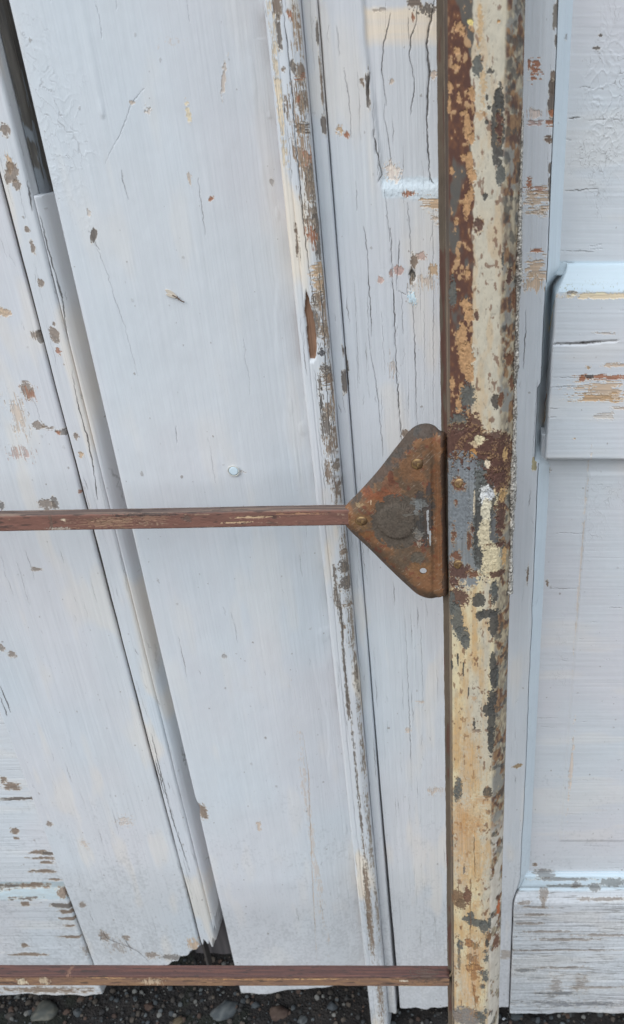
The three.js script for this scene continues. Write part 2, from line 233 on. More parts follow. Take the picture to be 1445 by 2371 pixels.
// ================================================================== LEFT DOOR
const LD = [-0.52, 0.05, -0.02], leftDoor = thing('panel_door', LD, 'flaking white panel door at the left edge, beside the wide smooth board', 'door');
{
  const xs = -0.3562, xp = -0.507, bottomY = Y(350, 2222);
  // stile
  const S = new Surf(-0.52, 0, -0.345, 1.3, 512, 2048);
  paintWood(S, 401, { dirtShade: 0.42, splashShade: 0.5, hair: 0.2, speck: 0.5, cool: 0.7, pink: 0.6, cream: 0.2 });
  S.small = 0.8; S.fine = { a: 0.8 };
  mark(S, 0, 410, [[62, 905, 17, 20, TAUPE, 0.95, 'o'], [66, 912, 22, 22, RUSTY, 0.55, 'v', { a: 0.6 }], [88, 985, 13, 11, TAUPE, 0.9, 'o'], [115, 992, 20, 6, TAUPE, 0.6, 'h'], [145, 1001, 16, 8, GREYWOOD, 0.75, 'o'], [48, 1050, 40, 22, RUSTY, 0.42, 'v', { a: 0.5 }], [110, 1168, 22, 13, TAUPE, 0.85, 'o'], [127, 1165, 9, 16, GREYWOOD, 0.95, 'o'], [5, 723, 20, 14, TAN, 0.85, 'o'], [2, 1170, 10, 12, GREYWOOD, 0.8, 'o'],
    [82, 778, 16, 12, TAUPE, 0.6, 'v'], [90, 780, 7, 14, GREYWOOD, 0.95, 'o'], [40, 960, 30, 60, TAN, 0.3, 'v', { a: 0.5 }], [85, 1318, 14, 5, TAUPE, 0.75, 'h'], [26, 1517, 12, 9, TAUPE, 0.85, 'o'], [3, 1502, 8, 10, TAUPE, 0.9, 'o'], [135, 1003, 6, 6, RUSTY, 0.8, 'o'], [185, 1140, 5, 6, RUSTY, 0.7, 'o'], [115, 1910, 8, 7, TAUPE, 0.85, 'o'], [190, 2095, 10, 8, TAUPE, 0.8, 'o'],
    [195, 1955, 12, 16, TAN, 0.35, 'o', { a: 0.4 }], [240, 2168, 14, 14, TAUPE, 0.7, 'o'], [292, 2172, 10, 8, TAUPE, 0.75, 'o'], [275, 2190, 40, 24, TAUPE, 0.30, 'v', { a: 0.55 }], [350, 2212, 22, 10, TAUPE, 0.6, 'o'], [450, 2190, 18, 22, TAN, 0.5, 'v'], [400, 2217, 30, 8, GREYWOOD, 0.8, 'o'], [290, 1900, 30, 20, TAN, 0.25, 'o', { a: 0.4 }]]);
  split(S, 0, 440, [[2, 0.0006, [[0, 1590], [20, 1640], [24, 1652]]], [2, 0.0006, [[0, 1615], [16, 1660]]], [2.4, 0.001, [[238, 2160], [248, 2175], [260, 2180], [300, 2195], [322, 2206], [345, 2228]]], [2, 0.0006, [[282, 2165], [296, 2190], [310, 2200]]], [1.6, 0.0005, [[235, 2165], [232, 2180]]]]);
  add('stile', board({ S, at: LD, xl: wav(xp, 0.0006, 8, 451), xr: wav(xs - 0.001, 0.0009, 14, 452), yb: (x) => lerp(Y(230, 2262), Y(470, 2192), Math.pow(clamp((x - xp) / (xs - xp), 0, 1), 2.2)) + (fbm(x * 140, 2.2, 453, 4) - 0.5) * 0.014, yt: TOP, zb: -0.035, zf: (x, y) => -0.0005 + (fbm(x * 20, y * 4, 454, 3) - 0.5) * 0.0025, round: 0.003 }), S.material('flaking_white_paint'), leftDoor);
  // recessed panel and bottom rail with a chamfered top edge
  const Q = new Surf(-0.76, 0, -0.50, 1.3, 512, 2048);
  paintWood(Q, 461, { splashShade: 0.55, dirtShade: 0.5, br: 0.7, g: 'h', hair: 0.35, speck: 0.5, cool: 0.5 });
  const ry = Y(80, 2047, -0.004);
  Q.each((x, y, k) => { const e = (fbm(x * 60, y * 300, 465, 4) - 0.5) * 0.005, a = sm(ry - 0.026, ry - 0.021, y + e) * sm(ry + 0.002, ry, y); if (a > 0) Q.put(k, mix3(A(168, 186, 200), A(150, 158, 162), fbm(x * 120, y * 500, 466, 4)), a * 0.9); });  // upward bevel: blue of the sky painted in, mixed with grey dirt
  mark(Q, -0.006, 470, [[25, 1822, 18, 8, TAUPE, 0.8, 'h'], [8, 1806, 8, 7, TAUPE, 0.8, 'h'], [45, 1851, 40, 3, GREYWOOD, 0.85, 'h'], [33, 1926, 9, 6, TAUPE, 0.9, 'o'], [38, 1942, 6, 3, TAUPE, 0.8, 'h'], [92, 1975, 22, 4, TAUPE, 0.8, 'h'], [112, 1978, 16, 4, GREYWOOD, 0.8, 'h'], [102, 1988, 34, 3, TAUPE, 0.8, 'h'], [108, 1998, 14, 3, TAUPE, 0.8, 'h'], [95, 2018, 24, 4, TAUPE, 0.85, 'h'], [128, 2038, 14, 3, TAUPE, 0.8, 'h'], [118, 1913, 9, 8, TAUPE, 0.8, 'o']]);
  mark(Q, 0, 490, [[60, 2080, 34, 3, GREYWOOD, 0.55, 'h'], [-40, 2064, 60, 6, GREYWOOD, 0.5, 'h'], [30, 2061, 50, 5, GREYWOOD, 0.62, 'h'], [75, 2060, 30, 5, TAUPE, 0.8, 'h'], [145, 2070, 16, 7, TAUPE, 0.85, 'o'], [155, 2095, 28, 5, GREYWOOD, 0.9, 'h'], [158, 2109, 20, 4, TAUPE, 0.85, 'h'], [160, 2125, 18, 3, TAUPE, 0.8, 'h'], [60, 2091, 10, 5, TAUPE, 0.8, 'o'], [163, 2142, 12, 4, TAUPE, 0.6, 'h'], [68, 2207, 34, 3, TAUPE, 0.85, 'h'], [165, 2167, 26, 3, TAUPE, 0.6, 'h'], [57, 2187, 8, 4, TAUPE, 0.8, 'h'], [205, 2200, 14, 14, TAUPE, 0.45, 'o', { a: 0.6 }], [110, 2290, 120, 8, TAUPE, 0.55, 'h']]);
  split(Q, -0.006, 495, [[2.2, 0.001, [[0, 1857], [40, 1853], [80, 1850]]]]);
  const mq = Q.material('flaking_white_paint_across'), rx = xp - 0.0008;
  add('door_panel', board({ S: Q, at: LD, xl: -0.75, xr: xp + 0.008, yb: ry - 0.02, yt: TOP, zb: -0.02, zf: (x, y) => -0.007 + (fbm(x * 10, y * 14, 455, 3) - 0.5) * 0.0015, sx: 0.0022, sy: 0.0018 }), mq, leftDoor);
  const rt = ry, rb = Y(100, 2302), cope = (y) => rx + 0.009 * (1 - Math.pow(clamp((rt - y) / 0.03, 0, 1), 0.6)) * -1;
  add('bottom_rail', board({ S: Q, at: LD, xl: -0.75, xr: (y) => cope(y) + (fbm(y * 40, 1, 456, 3) - 0.5) * 0.001, yb: (x) => rb + (fbm(x * 50, 3, 457, 3) - 0.5) * 0.010, yt: rt, zb: -0.035, zf: (x, y) => 0.001 - 0.011 * Math.pow(sm(rt - 0.026, rt, y), 1) + (fbm(x * 8, y * 40, 458, 3) - 0.5) * 0.0012, sx: 0.0022, sy: 0.0014, round: 0.002 }), mq, leftDoor);
  // flat edge strip, weathered backing where the bead has broken off, and the rounded bead
  const T = new Surf(-0.36, 0, -0.29, 1.3, 256, 2048);
  paintWood(T, 501, { hair: 0.75, speck: 0.4, cool: 0.8, cream: 0.35 });
  T.small = 0.85; T.fine = { a: 0.85 };
  mark(T, 0.003, 510, [[9, 300, 11, 16, TAUPE, 0.95, 'o'], [20, 375, 12, 26, TAN, 0.6, 'v'], [26, 402, 13, 28, TAUPE, 1.0, 'o', { t: -0.4 }], [38, 428, 9, 12, TAUPE, 0.95, 'o'], [62, 530, 7, 7, TAUPE, 0.9, 'o'], [75, 573, 6, 16, TAUPE, 0.9, 'o'], [93, 655, 7, 10, TAUPE, 0.9, 'o'], [125, 775, 10, 17, TAUPE, 0.98, 'o'], [123, 752, 5, 6, TAUPE, 0.8, 'o'], [134, 815, 7, 12, RUSTY, 0.5, 'o'], [147, 845, 4, 4, TAUPE, 0.8, 'o'], [175, 1010, 7, 9, TAUPE, 0.85, 'o'], [187, 1053, 6, 9, TAN, 0.85, 'o'], [187, 1140, 5, 6, RUSTY, 0.8, 'o']]);
  split(T, 0.003, 540, [[2, 0.0008, [[60, 420], [75, 490]]], [2, 0.0008, [[90, 500], [112, 590], [140, 690], [155, 790]]], [2.2, 0.0008, [[165, 860], [180, 940], [200, 1010], [215, 1080], [225, 1160]]], [2, 0.0006, [[110, 610], [118, 640], [128, 690]]], [1.8, 0.0006, [[350, 1700], [372, 1790], [400, 1900], [440, 2020]]], [2, 0.0006, [[360, 1760], [380, 1840]]]]);
  const xg = X(92, 400, -0.011), xe = -0.3346, mt = T.material('flaking_white_paint_strip');
  add('edge_strip', board({ S: T, at: LD, xl: wav(xs + 0.0021, 0.0007, 14, 551), xr: wav(xe, 0.0006, 10, 552), yb: (x) => Y(480, 2180) + (fbm(x * 400, 3, 553, 4) - 0.5) * 0.03, yt: TOP, zb: -0.035, zf: (x, y) => 0.002 + (fbm(x * 40, y * 6, 554, 3) - 0.5) * 0.002, sx: 0.001, round: 0.0028 }), mt, leftDoor);
  const yTop = Y(100, 452, 0.0);
  add('bead_moulding', board({ S: T, at: LD, xl: xe + 0.0006, xr: wav(-0.3210, 0.0005, 10, 561), yb: (x) => lerp(Y(490, 2165), Y(505, 2105), (x - xe) / 0.0095) + (fbm(x * 900, 5, 562, 4) - 0.5) * 0.04, yt: (x) => yTop + 0.003 * (fbm(x * 300, 1, 563, 3) - 0.5), zb: -0.06, zf: (x, y) => { const u = clamp((x - xe - 0.0006) / 0.0062, 0, 1), d = Math.max(0, x - xe - 0.0068); return 0.0010 - 0.0110 * (1 - Math.sqrt(1 - u * u)) - d * 5 + (fbm(x * 200, y * 8, 564, 3) - 0.5) * 0.0014; }, sx: 0.0005 }), mt, leftDoor);
  const jm = new THREE.MeshStandardMaterial({ color: new THREE.Color(...A(62, 58, 57)), roughness: 0.95 }); jm.name = 'dirtShade';
  add('joint_shade_strip', new THREE.BoxGeometry(0.0026, TOP - 0.12, 0.012).translate(xs + 0.0006 - LD[0], 0.12 + (TOP - 0.12) / 2 - LD[1], -0.0095 - LD[2]), jm, leftDoor);  // dark dirt strip added to paint in the shade of the groove
  const B = new Surf(-0.345, 0.9, -0.30, 1.3, 192, 1024);
  B.each((x, y, k) => {
    const g = fbm(x * 900, y * 40, 571, 4), p = fbm(x * 70, y * 28, 573, 4) + (fbm(x * 700, y * 60, 574, 3) - 0.5) * 0.35, edge = sm(xg - 0.001, xg - 0.012, x), a = sm(0.43, 0.49, p + 0.20 * edge + 0.12 * sm(1.12, 1.20, y) - 0.20);
    const c = mix3(mix3(A(66, 66, 68), A(118, 113, 108), g), mix3(A(112, 117, 127), A(140, 148, 158), fbm(x * 90, y * 30, 575, 3)), a); B.c.set(c, k * 3); B.f[k] = a * 0.0004 + (g - 0.5) * 0.0006; B.r[k] = 0.8;
  });
  add('backing_strip', board({ S: B, at: LD, xl: xe + 0.0006, xr: wav(xg, 0.0010, 18, 581), yb: yTop - 0.02, yt: TOP, zb: -0.06, zf: (x, y) => -0.0075 - 0.006 * sm(xg - 0.005, xg, x) + (fbm(x * 90, y * 10, 582, 3) - 0.5) * 0.004, sx: 0.001 }), B.material('bare_weathered_wood'), leftDoor);
}

// ================================================================== WIDE BOARD
const WB = [-0.23, 0.06, 0], wide = thing('wide_board', WB, 'wide smooth white board, slightly rounded, between the two panel doors', 'board');
{
  const S = new Surf(-0.335, 0, -0.125, 1.3, 640, 2048), zc = 0.014;
  paintWood(S, 601, { splashShade: 0.5, hair: 0.05, speck: 0.35, cool: 0.6, pink: 0.6, cream: 0.10, br: 0.55, rel: 0.6, wave: 1.2 });
  { const [x, y] = W(135, 285, zc); crazed(S, x, y, 0.030, 0.075, 611, 0.55, 0.9); const p = W(120, 420, zc); crazed(S, p[0], p[1], 0.018, 0.05, 612, 0.5); }
  mark(S, zc, 620, [[436, 258, 5, 24, A(215, 196, 160), 0.7, 'o', { a: 0.7, th: 0.00005 }], [489, 460, 6, 6, RUSTY, 0.8, 'o'], [310, 236, 7, 6, TAN, 0.6, 'o', { a: 0.6 }], [343, 255, 10, 10, TAN, 0.3, 'o', { a: 0.4 }], [226, 543, 5, 14, GREYWOOD, 0.95, 'v', { t: -0.4 }], [395, 95, 40, 22, TAN, 0.25, 'o', { a: 0.28, soft: 0.4, th: 0 }], [515, 175, 5, 45, TAN, 0.55, 'v', { a: 0.5, t: -0.25 }], [442, 418, 4, 14, TAN, 0.6, 'v', { a: 0.6 }], [472, 1866, 12, 18, TAUPE, 0.7, 'o'], [602, 1903, 5, 12, TAN, 0.6, 'v', { a: 0.6 }], [522, 1511, 6, 5, DIRT, 0.8, 'o', { a: 0.5 }], [215, 490, 5, 10, TAN, 0.5, 'o', { a: 0.4 }], [620, 428, 5, 8, DIRT, 0.7, 'o', { a: 0.5 }], [560, 1092, 9, 6, TAN, 0.3, 'o', { a: 0.3 }], [725, 1960, 8, 240, TAN, 0.3, 'v', { a: 0.35, th: -0.0001 }]]);
  split(S, zc, 650, [[0.9, 0.0003, [[338, 206], [315, 232], [306, 250], [300, 275], [286, 308], [268, 342], [250, 380]]], [0.9, 0.0003, [[214, 530], [236, 575], [258, 630], [276, 690], [296, 745], [326, 864]]], [1.2, 0.0004, [[218, 532], [240, 578]]], [1.2, 0.0004, [[700, 1700], [714, 1800], [722, 2000], [734, 2225]], TAN], [1.2, 0.0003, [[440, 1840], [470, 1960]], TAN]]);
  for (const [px, py, l, w, h] of [[232, 265, 0.115, 0.0042, 0.0007], [600, 275, 0.05, 0.004, 0.0004]]) { // long runs of thick paint ending in a drop
    const [x, y] = W(px + 14, py, zc); S.each((u, v, k) => { const t = (v - y) / l; if (t < -0.05 || t > 1) return; const ww = w * (0.55 + 0.7 * t), d = (u - x) / ww; S.f[k] += h * Math.exp(-d * d * 2) * sm(-0.03, 0.01, t) * (0.5 + 0.5 * sm(0.1, 0.02, t)); }, x - 0.02, y - 0.02, x + 0.02, y + l);
  }
  { // runs and laps of thick paint near the right side
    S.each((x, y, k) => { const e = x + 0.162 + (fbm(y * 9, 1, 661, 4) - 0.5) * 0.02; S.f[k] += 0.0004 * sm(-0.0015, 0.0015, e) * sm(0.35, 0.6, vn(y * 7, 4, 662)); const q = vn(x * 160, y * 45, 663); S.d[k] += 0; S.f[k] += 0.0005 * sm(0.72, 0.95, q) * sm(-0.165, -0.15, x); });
  }
  const xl = wav(X(292, 1180, 0.0205), 0.0006, 6, 671), xr = -0.1345;
  const kn = W(470, 1862, zc);
  const boardZ = (u) => { const e = 2 * u - 1; return 0.0240 - 0.0135 * u - 0.0190 * Math.pow(Math.max(0, e), 2.4) - 0.003 * Math.pow(Math.max(0, -e), 4); }, uOf = (x) => (x - xl(1)) / (xr - xl(1));
  const plank = add('plank', board({ S, at: WB, xl: (y) => xl(y) + 0.0022 * Math.exp(-Math.pow((y - kn[1]) / 0.010, 2)), xr, yb: (x) => Y(700, 2296, 0.018) + (fbm(x * 40, 1, 672, 4) - 0.5) * 0.007 + 0.0015 * Math.sin(x * 50), yt: TOP, zb: -0.03, zf: (x, y, u) => { return boardZ(u) + (fbm(x * 12, y * 3, 673, 3) - 0.5) * 0.002; }, round: 0.005, us: [0.001, 0.002, 0.003, 0.004, 0.005].map((d) => -0.32 + d) }), S.material('smooth_white_paint'), wide);
  // painted-over dowel plug with a ring of old filler
  const zPlug = boardZ(uOf(-0.213)) + 0.0002, [px, py] = W(541, 1090, zPlug), plugM = new THREE.MeshStandardMaterial({ color: new THREE.Color(...A(192, 208, 222)), roughness: 0.6 }), ringM = new THREE.MeshStandardMaterial({ color: new THREE.Color(...A(188, 188, 186)), roughness: 0.8 });
  const disc = new THREE.LatheGeometry([[0, 0.0006], [0.0032, 0.0007], [0.0040, 0.0004], [0.0042, -0.004]].map(([a, b]) => new THREE.Vector2(a, b)).reverse(), 28); disc.rotateX(Math.PI / 2); disc.translate(px - WB[0], py - WB[1], zPlug);
  const plug = add('wood_plug', disc, plugM, wide);
  const rg = new THREE.TorusGeometry(0.0048, 0.00045, 8, 40); { const p = rg.attributes.position; for (let i = 0; i < p.count; i++) { const n = 1 + (fbm(p.getX(i) * 700, p.getY(i) * 700, 681, 2) - 0.5) * 0.16; p.setXY(i, p.getX(i) * n, p.getY(i) * n); } } rg.translate(px - WB[0], py - WB[1], zPlug + 0.0002); add('filler_ring', rg, ringM, plug);
}

// ================================================================== RIGHT DOOR
const RD = [-0.02, 0.03, 0], rightDoor = thing('panel_door', RD, 'white panel door with cracked stile behind the rusty metal post', 'door');
{
  const xL = -0.1413, XS = xL + 0.0365, xe = 0.0585;         // cover strip, stile start, stile end
  // ---- cover strip with worn bare edge
  const C = new Surf(-0.145, -0.02, -0.102, 1.3, 224, 2048);
  paintWood(C, 701, { splashShade: 0.4, hair: 0.8, speck: 0.3, cool: 0.4, cream: 0.6, pink: 0.3 });
  C.fine = { q: 1.5, s: 2.6 };
  const BW = A(134, 122, 112), WR = A(150, 128, 110);
  mark(C, 0.017, 710, [[642, 12, 9, 24, TAUPE, 0.85, 'v'], [647, 80, 5, 34, GREYWOOD, 0.95, 'v'], [645, 200, 7, 160, A(205, 190, 170), 0.6, 'v'], [657, 160, 4, 6, TAUPE, 0.7, 'o'], [666, 250, 6, 26, TAUPE, 0.55, 'v'], [680, 155, 6, 13, GREYWOOD, 1.0, 'o'], [672, 35, 6, 10, RUSTY, 0.5, 'v'], [690, 70, 14, 55, WR, 0.42, 'v'], [697, 172, 15, 22, TAUPE, 0.62, 'v'], [693, 180, 12, 8, RUSTY, 0.5, 'h'], [704, 230, 16, 32, TAUPE, 0.60, 'v'], [692, 225, 7, 14, RUSTY, 0.6, 'v'], [703, 297, 16, 13, GREYWOOD, 0.62, 'h'], [712, 368, 12, 22, RUSTY, 0.68, 'v'], [718, 405, 14, 24, GREYWOOD, 0.68, 'v'], [722, 440, 12, 30, TAUPE, 0.66, 'v'], [729, 500, 18, 30, TAUPE, 0.80, 'v'], [738, 545, 9, 50, GREYWOOD, 0.92, 'v'], [722, 545, 12, 24, RUSTY, 0.5, 'v'], [690, 560, 5, 40, TAUPE, 0.5, 'v'], [738, 625, 18, 16, TAN, 0.72, 'h'], [742, 660, 16, 18, TAN, 0.72, 'h'], [736, 690, 12, 16, TAUPE, 0.5, 'h'], [752, 660, 6, 40, TAUPE, 0.75, 'v'],
    [733, 740, 6, 40, GREYWOOD, 0.75, 'v'], [755, 762, 16, 18, TAUPE, 0.68, 'h'], [762, 785, 10, 22, TAUPE, 0.66, 'v'], [745, 815, 7, 9, A(70, 68, 72), 0.8, 'o'], [758, 858, 14, 16, GREYWOOD, 0.75, 'o'], [764, 880, 16, 16, TAUPE, 0.75, 'h'], [740, 880, 4, 24, GREYWOOD, 0.65, 'v'], [745, 935, 5, 34, A(86, 80, 78), 0.7, 'v'], [758, 955, 10, 16, TAUPE, 0.72, 'v'], [758, 985, 12, 30, GREYWOOD, 0.70, 'v'], [776, 1000, 10, 12, TAUPE, 0.6, 'v'], [768, 1030, 16, 20, TAUPE, 0.62, 'v'], [778, 1078, 12, 12, BW, 0.7, 'o'], [762, 1090, 7, 30, TAUPE, 0.5, 'v'], [797, 1115, 5, 8, GREYWOOD, 1, 'o'], [783, 1130, 13, 30, TAUPE, 0.5, 'v'],
    [800, 1278, 11, 6, TAUPE, 0.8, 'h'], [802, 1312, 15, 13, GREYWOOD, 0.82, 'o'], [804, 1352, 16, 17, GREYWOOD, 0.78, 'o'], [776, 1335, 4, 22, GREYWOOD, 0.8, 'v'], [777, 1382, 4, 18, GREYWOOD, 0.8, 'v'], [808, 1402, 15, 5, TAUPE, 0.75, 'h'], [798, 1450, 5, 4, TAUPE, 0.8, 'o'], [829, 1552, 5, 26, GREYWOOD, 0.85, 'v'], [833, 1597, 4, 14, GREYWOOD, 0.8, 'v'], [833, 1640, 8, 9, TAUPE, 0.55, 'h'], [848, 2060, 4, 50, TAUPE, 0.6, 'v'], [853, 2140, 4, 60, TAUPE, 0.5, 'v'], [880, 2300, 8, 60, TAUPE, 0.4, 'v'], [784, 1395, 4, 40, GREYWOOD, 0.62, 'v'], [792, 1440, 3, 70, GREYWOOD, 0.6, 'v'], [800, 1560, 3, 80, GREYWOOD, 0.62, 'v'], [806, 1625, 4, 30, GREYWOOD, 0.7, 'v'], [806, 1300, 12, 70, BW, 0.36, 'v'], [815, 1440, 10, 60, BW, 0.3, 'v'], [826, 1560, 8, 80, BW, 0.34, 'v'], [842, 1760, 6, 90, BW, 0.34, 'v'], [822, 1750, 3, 90, GREYWOOD, 0.45, 'v'], [856, 1930, 6, 80, BW, 0.3, 'v'], [836, 1900, 3, 80, GREYWOOD, 0.45, 'v'], [852, 2060, 5, 80, TAUPE, 0.6, 'v'], [860, 2150, 5, 60, TAUPE, 0.6, 'v'], [876, 2120, 5, 90, BW, 0.4, 'v'], [770, 910, 8, 80, WR, 0.3, 'v'], [700, 330, 20, 120, WR, 0.28, 'v'], [748, 720, 18, 60, WR, 0.2, 'v']]);
  // raw chip broken out of the left arris
  { const pts = [[711, 676], [717, 695], [723, 722], [731, 770], [735, 808], [730, 830], [719, 829], [713, 790], [706, 720]].map(([a, b]) => W(a, b, 0.017));
    C.each((x, y, k) => { const wx = x + (fbm(x * 500, y * 90, 751, 3) - 0.5) * 0.0022, wy = y + (fbm(x * 300, y * 100, 752, 3) - 0.5) * 0.004; let c = false; for (let i = 0, j = pts.length - 1; i < pts.length; j = i++) { const [xi, yi] = pts[i], [xj, yj] = pts[j]; if ((yi > wy) !== (yj > wy) && wx < (xj - xi) * (wy - yi) / (yj - yi) + xi) c = !c; }
      if (c) { const g = fbm(x * 1200, y * 22, 753, 3); C.put(k, mix3(A(98, 74, 60), A(146, 114, 94), g), 1); C.f[k] = (g - 0.5) * 0.0008; C.d[k] -= 0.003; } }, -0.145, pts[5][1] - 0.02, -0.11, pts[0][1] + 0.02); }
  split(C, 0.017, 755, [[1.6, 0.0012, [[652, 0], [662, 60], [674, 180], [686, 330], [700, 480], [713, 600], [728, 700]]], [1.6, 0.001, [[735, 600], [745, 700], [752, 800], [763, 1000], [775, 1100]]], [1.8, 0.001, [[789, 1380], [795, 1480], [802, 1560], [808, 1642]]], [1.4, 0.0008, [[757, 760], [766, 880], [772, 990]]]]);
  const wl = wav(xL, 0.0009, 16, 761);
  add('cover_strip', board({ S: C, at: RD, xl: wl, xr: wav(xL + 0.0240, 0.0008, 22, 762), yb: -0.02, yt: TOP, zb: -0.03, zf: (x, y, u) => { const a = u * 24; let z = 0.018; if (a < 3.4) z -= 0.006 * Math.pow(1 - a / 3.4, 1.3); if (a > 17) z -= 0.0034 * Math.pow((a - 17) / 7, 1.6) * (0.5 + vn(y * 25, 1, 763)); z -= 0.0009 * Math.exp(-Math.pow((a - 8.2) / 0.5, 2)); return z + (fbm(x * 200, y * 10, 764, 3) - 0.5) * 0.001; }, sx: 0.0006, round: 0.0022, us: [7.6, 8.2, 8.8].map((v) => xL + v / 1000) }), C.material('worn_white_paint'), rightDoor);
  // ---- stile (with the narrow rebate beside the strip)
  const S = new Surf(-0.120, 0, 0.075, 1.3, 640, 2048);
  paintWood(S, 801, { splashShade: 0.45, hair: 0.4, speck: 0.35, cool: 0.75, pink: 0.45, cream: 0.22 });
  const inside = (pts, x, y) => { let c = false; for (let i = 0, j = pts.length - 1; i < pts.length; j = i++) { const [xi, yi] = pts[i], [xj, yj] = pts[j]; if ((yi > y) !== (yj > y) && x < (xj - xi) * (y - yi) / (yj - yi) + xi) c = !c; } return c; };
  // shallow old mortice, patched with filler, chalky ledge at its foot with blue sky light painted on
  const my0 = Y(940, 424), my1 = Y(940, -60), mx1 = X(1100, 300), ml = (y) => lerp(X(882, 418), X(842, 40), sm(0, 1, (y - my0) / (Y(842, 40) - my0)));
  const cy0 = Y(940, 95), cy1 = Y(940, 18);
  S.each((x, y, k) => {
    const e = (fbm(x * 130, y * 60, 811, 4) - 0.5) * 0.004, inX = sm(-0.0012, 0.0022, x - ml(y) + e * 0.6), inY = sm(-0.0042, 0.001, y - my0 + e * 0.4), m = inX * inY * sm(0.001, -0.002, x - mx1);
    S.d[k] -= 0.0026 * m;
    const filler = m * sm(cy0 - 0.006, cy0 + 0.004, y + e) * sm(cy1 + 0.003, cy1 - 0.002, y + e); if (filler > 0) S.put(k, mix3(A(216, 206, 198), A(228, 212, 192), fbm(x * 20, y * 400, 812, 3)), filler * 0.85);
    const band = inX * sm(0.0095, 0.0060, Math.abs(y - my0 + 0.0035 + e * 1.2)) * sm(0.001, -0.002, x - mx1); if (band > 0) { S.put(k, PALE_BLUE, band * 0.42); S.f[k] += band * (fbm(x * 600, y * 600, 813, 3) - 0.5) * 0.0008; S.r[k] = 0.95; }
  }, X(838, 40) - 0.02, my0 - 0.03, mx1 + 0.01, my1);
  mark(S, 0, 820, [[752, 290, 5, 20, GREYWOOD, 0.9, 'v'], [738, 90, 3, 40, GREYWOOD, 0.6, 'v'], [747, 200, 3, 60, TAUPE, 0.55, 'v'], [788, 300, 10, 10, TAN, 0.55, 'o', { q: 2 }], [803, 312, 7, 8, RUSTY, 0.55, 'o', { q: 2 }], [838, 190, 6, 12, TAUPE, 0.6, 'v'], [852, 210, 4, 44, GREYWOOD, 0.7, 'v'], [908, 400, 18, 22, A(226, 208, 196), 0.75, 'o', { a: 0.7 }], [946, 448, 16, 8, RUSTY, 0.62, 'o', { q: 2 }], [1000, 470, 26, 18, TAN, 0.45, 'h'], [985, 22, 26, 14, GREYWOOD, 0.6, 'o'], [962, 5, 14, 9, A(112, 98, 88), 0.9, 'h'], [958, 40, 6, 12, RUSTY, 0.6, 'v'], [880, 22, 16, 5, TAUPE, 0.5, 'h', { a: 0.5 }], [1005, 175, 10, 10, TAN, 0.6, 'o', { a: 0.6 }], [906, 187, 9, 7, TAN, 0.5, 'o', { a: 0.6 }],
    [922, 628, 11, 11, A(182, 146, 138), 0.85, 'o', { a: 0.8 }], [880, 650, 8, 8, A(190, 152, 140), 0.8, 'o', { a: 0.75 }], [976, 593, 12, 9, A(180, 150, 140), 0.8, 'o', { a: 0.8 }], [958, 602, 8, 14, TAUPE, 0.85, 'o'], [955, 637, 6, 11, A(84, 82, 80), 1.0, 'o', { deep: 0.003 }], [950, 655, 7, 16, TAUPE, 0.6, 'v'], [906, 632, 6, 8, RUSTY, 0.5, 'o', { a: 0.6 }], [1005, 625, 10, 14, TAN, 0.6, 'v'], [990, 655, 24, 24, TAN, 0.35, 'v', { a: 0.5 }], [955, 690, 10, 18, PALE_BLUE, 0.8, 'o', { th: -0.0005 }], [1010, 505, 10, 12, TAN, 0.6, 'h', { a: 0.6 }], [940, 1005, 10, 8, TAUPE, 0.7, 'o'], [800, 885, 6, 22, GREYWOOD, 0.98, 'v'], [797, 810, 4, 14, GREYWOOD, 0.6, 'v'], [805, 845, 3, 20, GREYWOOD, 0.7, 'v'], [908, 845, 8, 40, TAN, 0.35, 'v', { a: 0.4 }],
    [1240, 160, 14, 26, RUSTY, 0.42, 'h', { q: 2 }], [1226, 150, 4, 12, RUSTY, 0.8, 'v'], [1240, 262, 26, 12, A(205, 180, 165), 0.45, 'v', { a: 0.6 }], [1238, 285, 20, 8, RUSTY, 0.4, 'h', { a: 0.6 }], [1245, 440, 34, 14, RUSTY, 0.42, 'h', { q: 1.6, a: 0.8 }], [1242, 465, 36, 26, TAN, 0.45, 'h', { a: 0.75 }], [1225, 425, 7, 14, RUSTY, 0.65, 'o', { q: 2 }], [1245, 490, 34, 12, TAN, 0.35, 'h', { a: 0.6 }], [1240, 622, 26, 26, TAN, 0.60, 'h', { a: 0.8 }], [1238, 655, 28, 22, TAN, 0.52, 'v', { a: 0.8 }], [1245, 580, 14, 4, RUSTY, 0.6, 'h'],
    [1293, 12, 4, 18, GREYWOOD, 0.98, 'v'], [1287, 35, 6, 24, A(130, 122, 116), 0.98, 'v'], [1288, 90, 4, 15, GREYWOOD, 0.95, 'v'], [1283, 190, 7, 22, TAUPE, 0.98, 'v'], [1279, 232, 8, 34, A(108, 96, 88), 1.0, 'v', { s: 0.4 }], [1278, 262, 7, 8, RUSTY, 0.8, 'o'], [1272, 285, 10, 6, RUSTY, 0.55, 'h'], [1270, 322, 8, 7, A(120, 100, 86), 0.8, 'h'], [1274, 390, 3, 10, GREYWOOD, 0.9, 'v'], [1273, 440, 4, 24, GREYWOOD, 0.7, 'v'], [1237, 1075, 5, 12, A(150, 140, 110), 0.85, 'v'], [1222, 1330, 3, 24, TAUPE, 0.6, 'v'], [1197, 1773, 10, 4, A(150, 128, 100), 0.8, 'o', { t: 0.4 }], [1172, 2210, 12, 8, A(150, 138, 128), 0.85, 'h', { a: 0.7 }], [945, 1690, 7, 7, TAN, 0.5, 'o', { a: 0.5 }], [975, 1625, 14, 4, TAN, 0.4, 'h', { a: 0.5 }], [1010, 1830, 22, 12, TAN, 0.3, 'v', { a: 0.5 }]]);
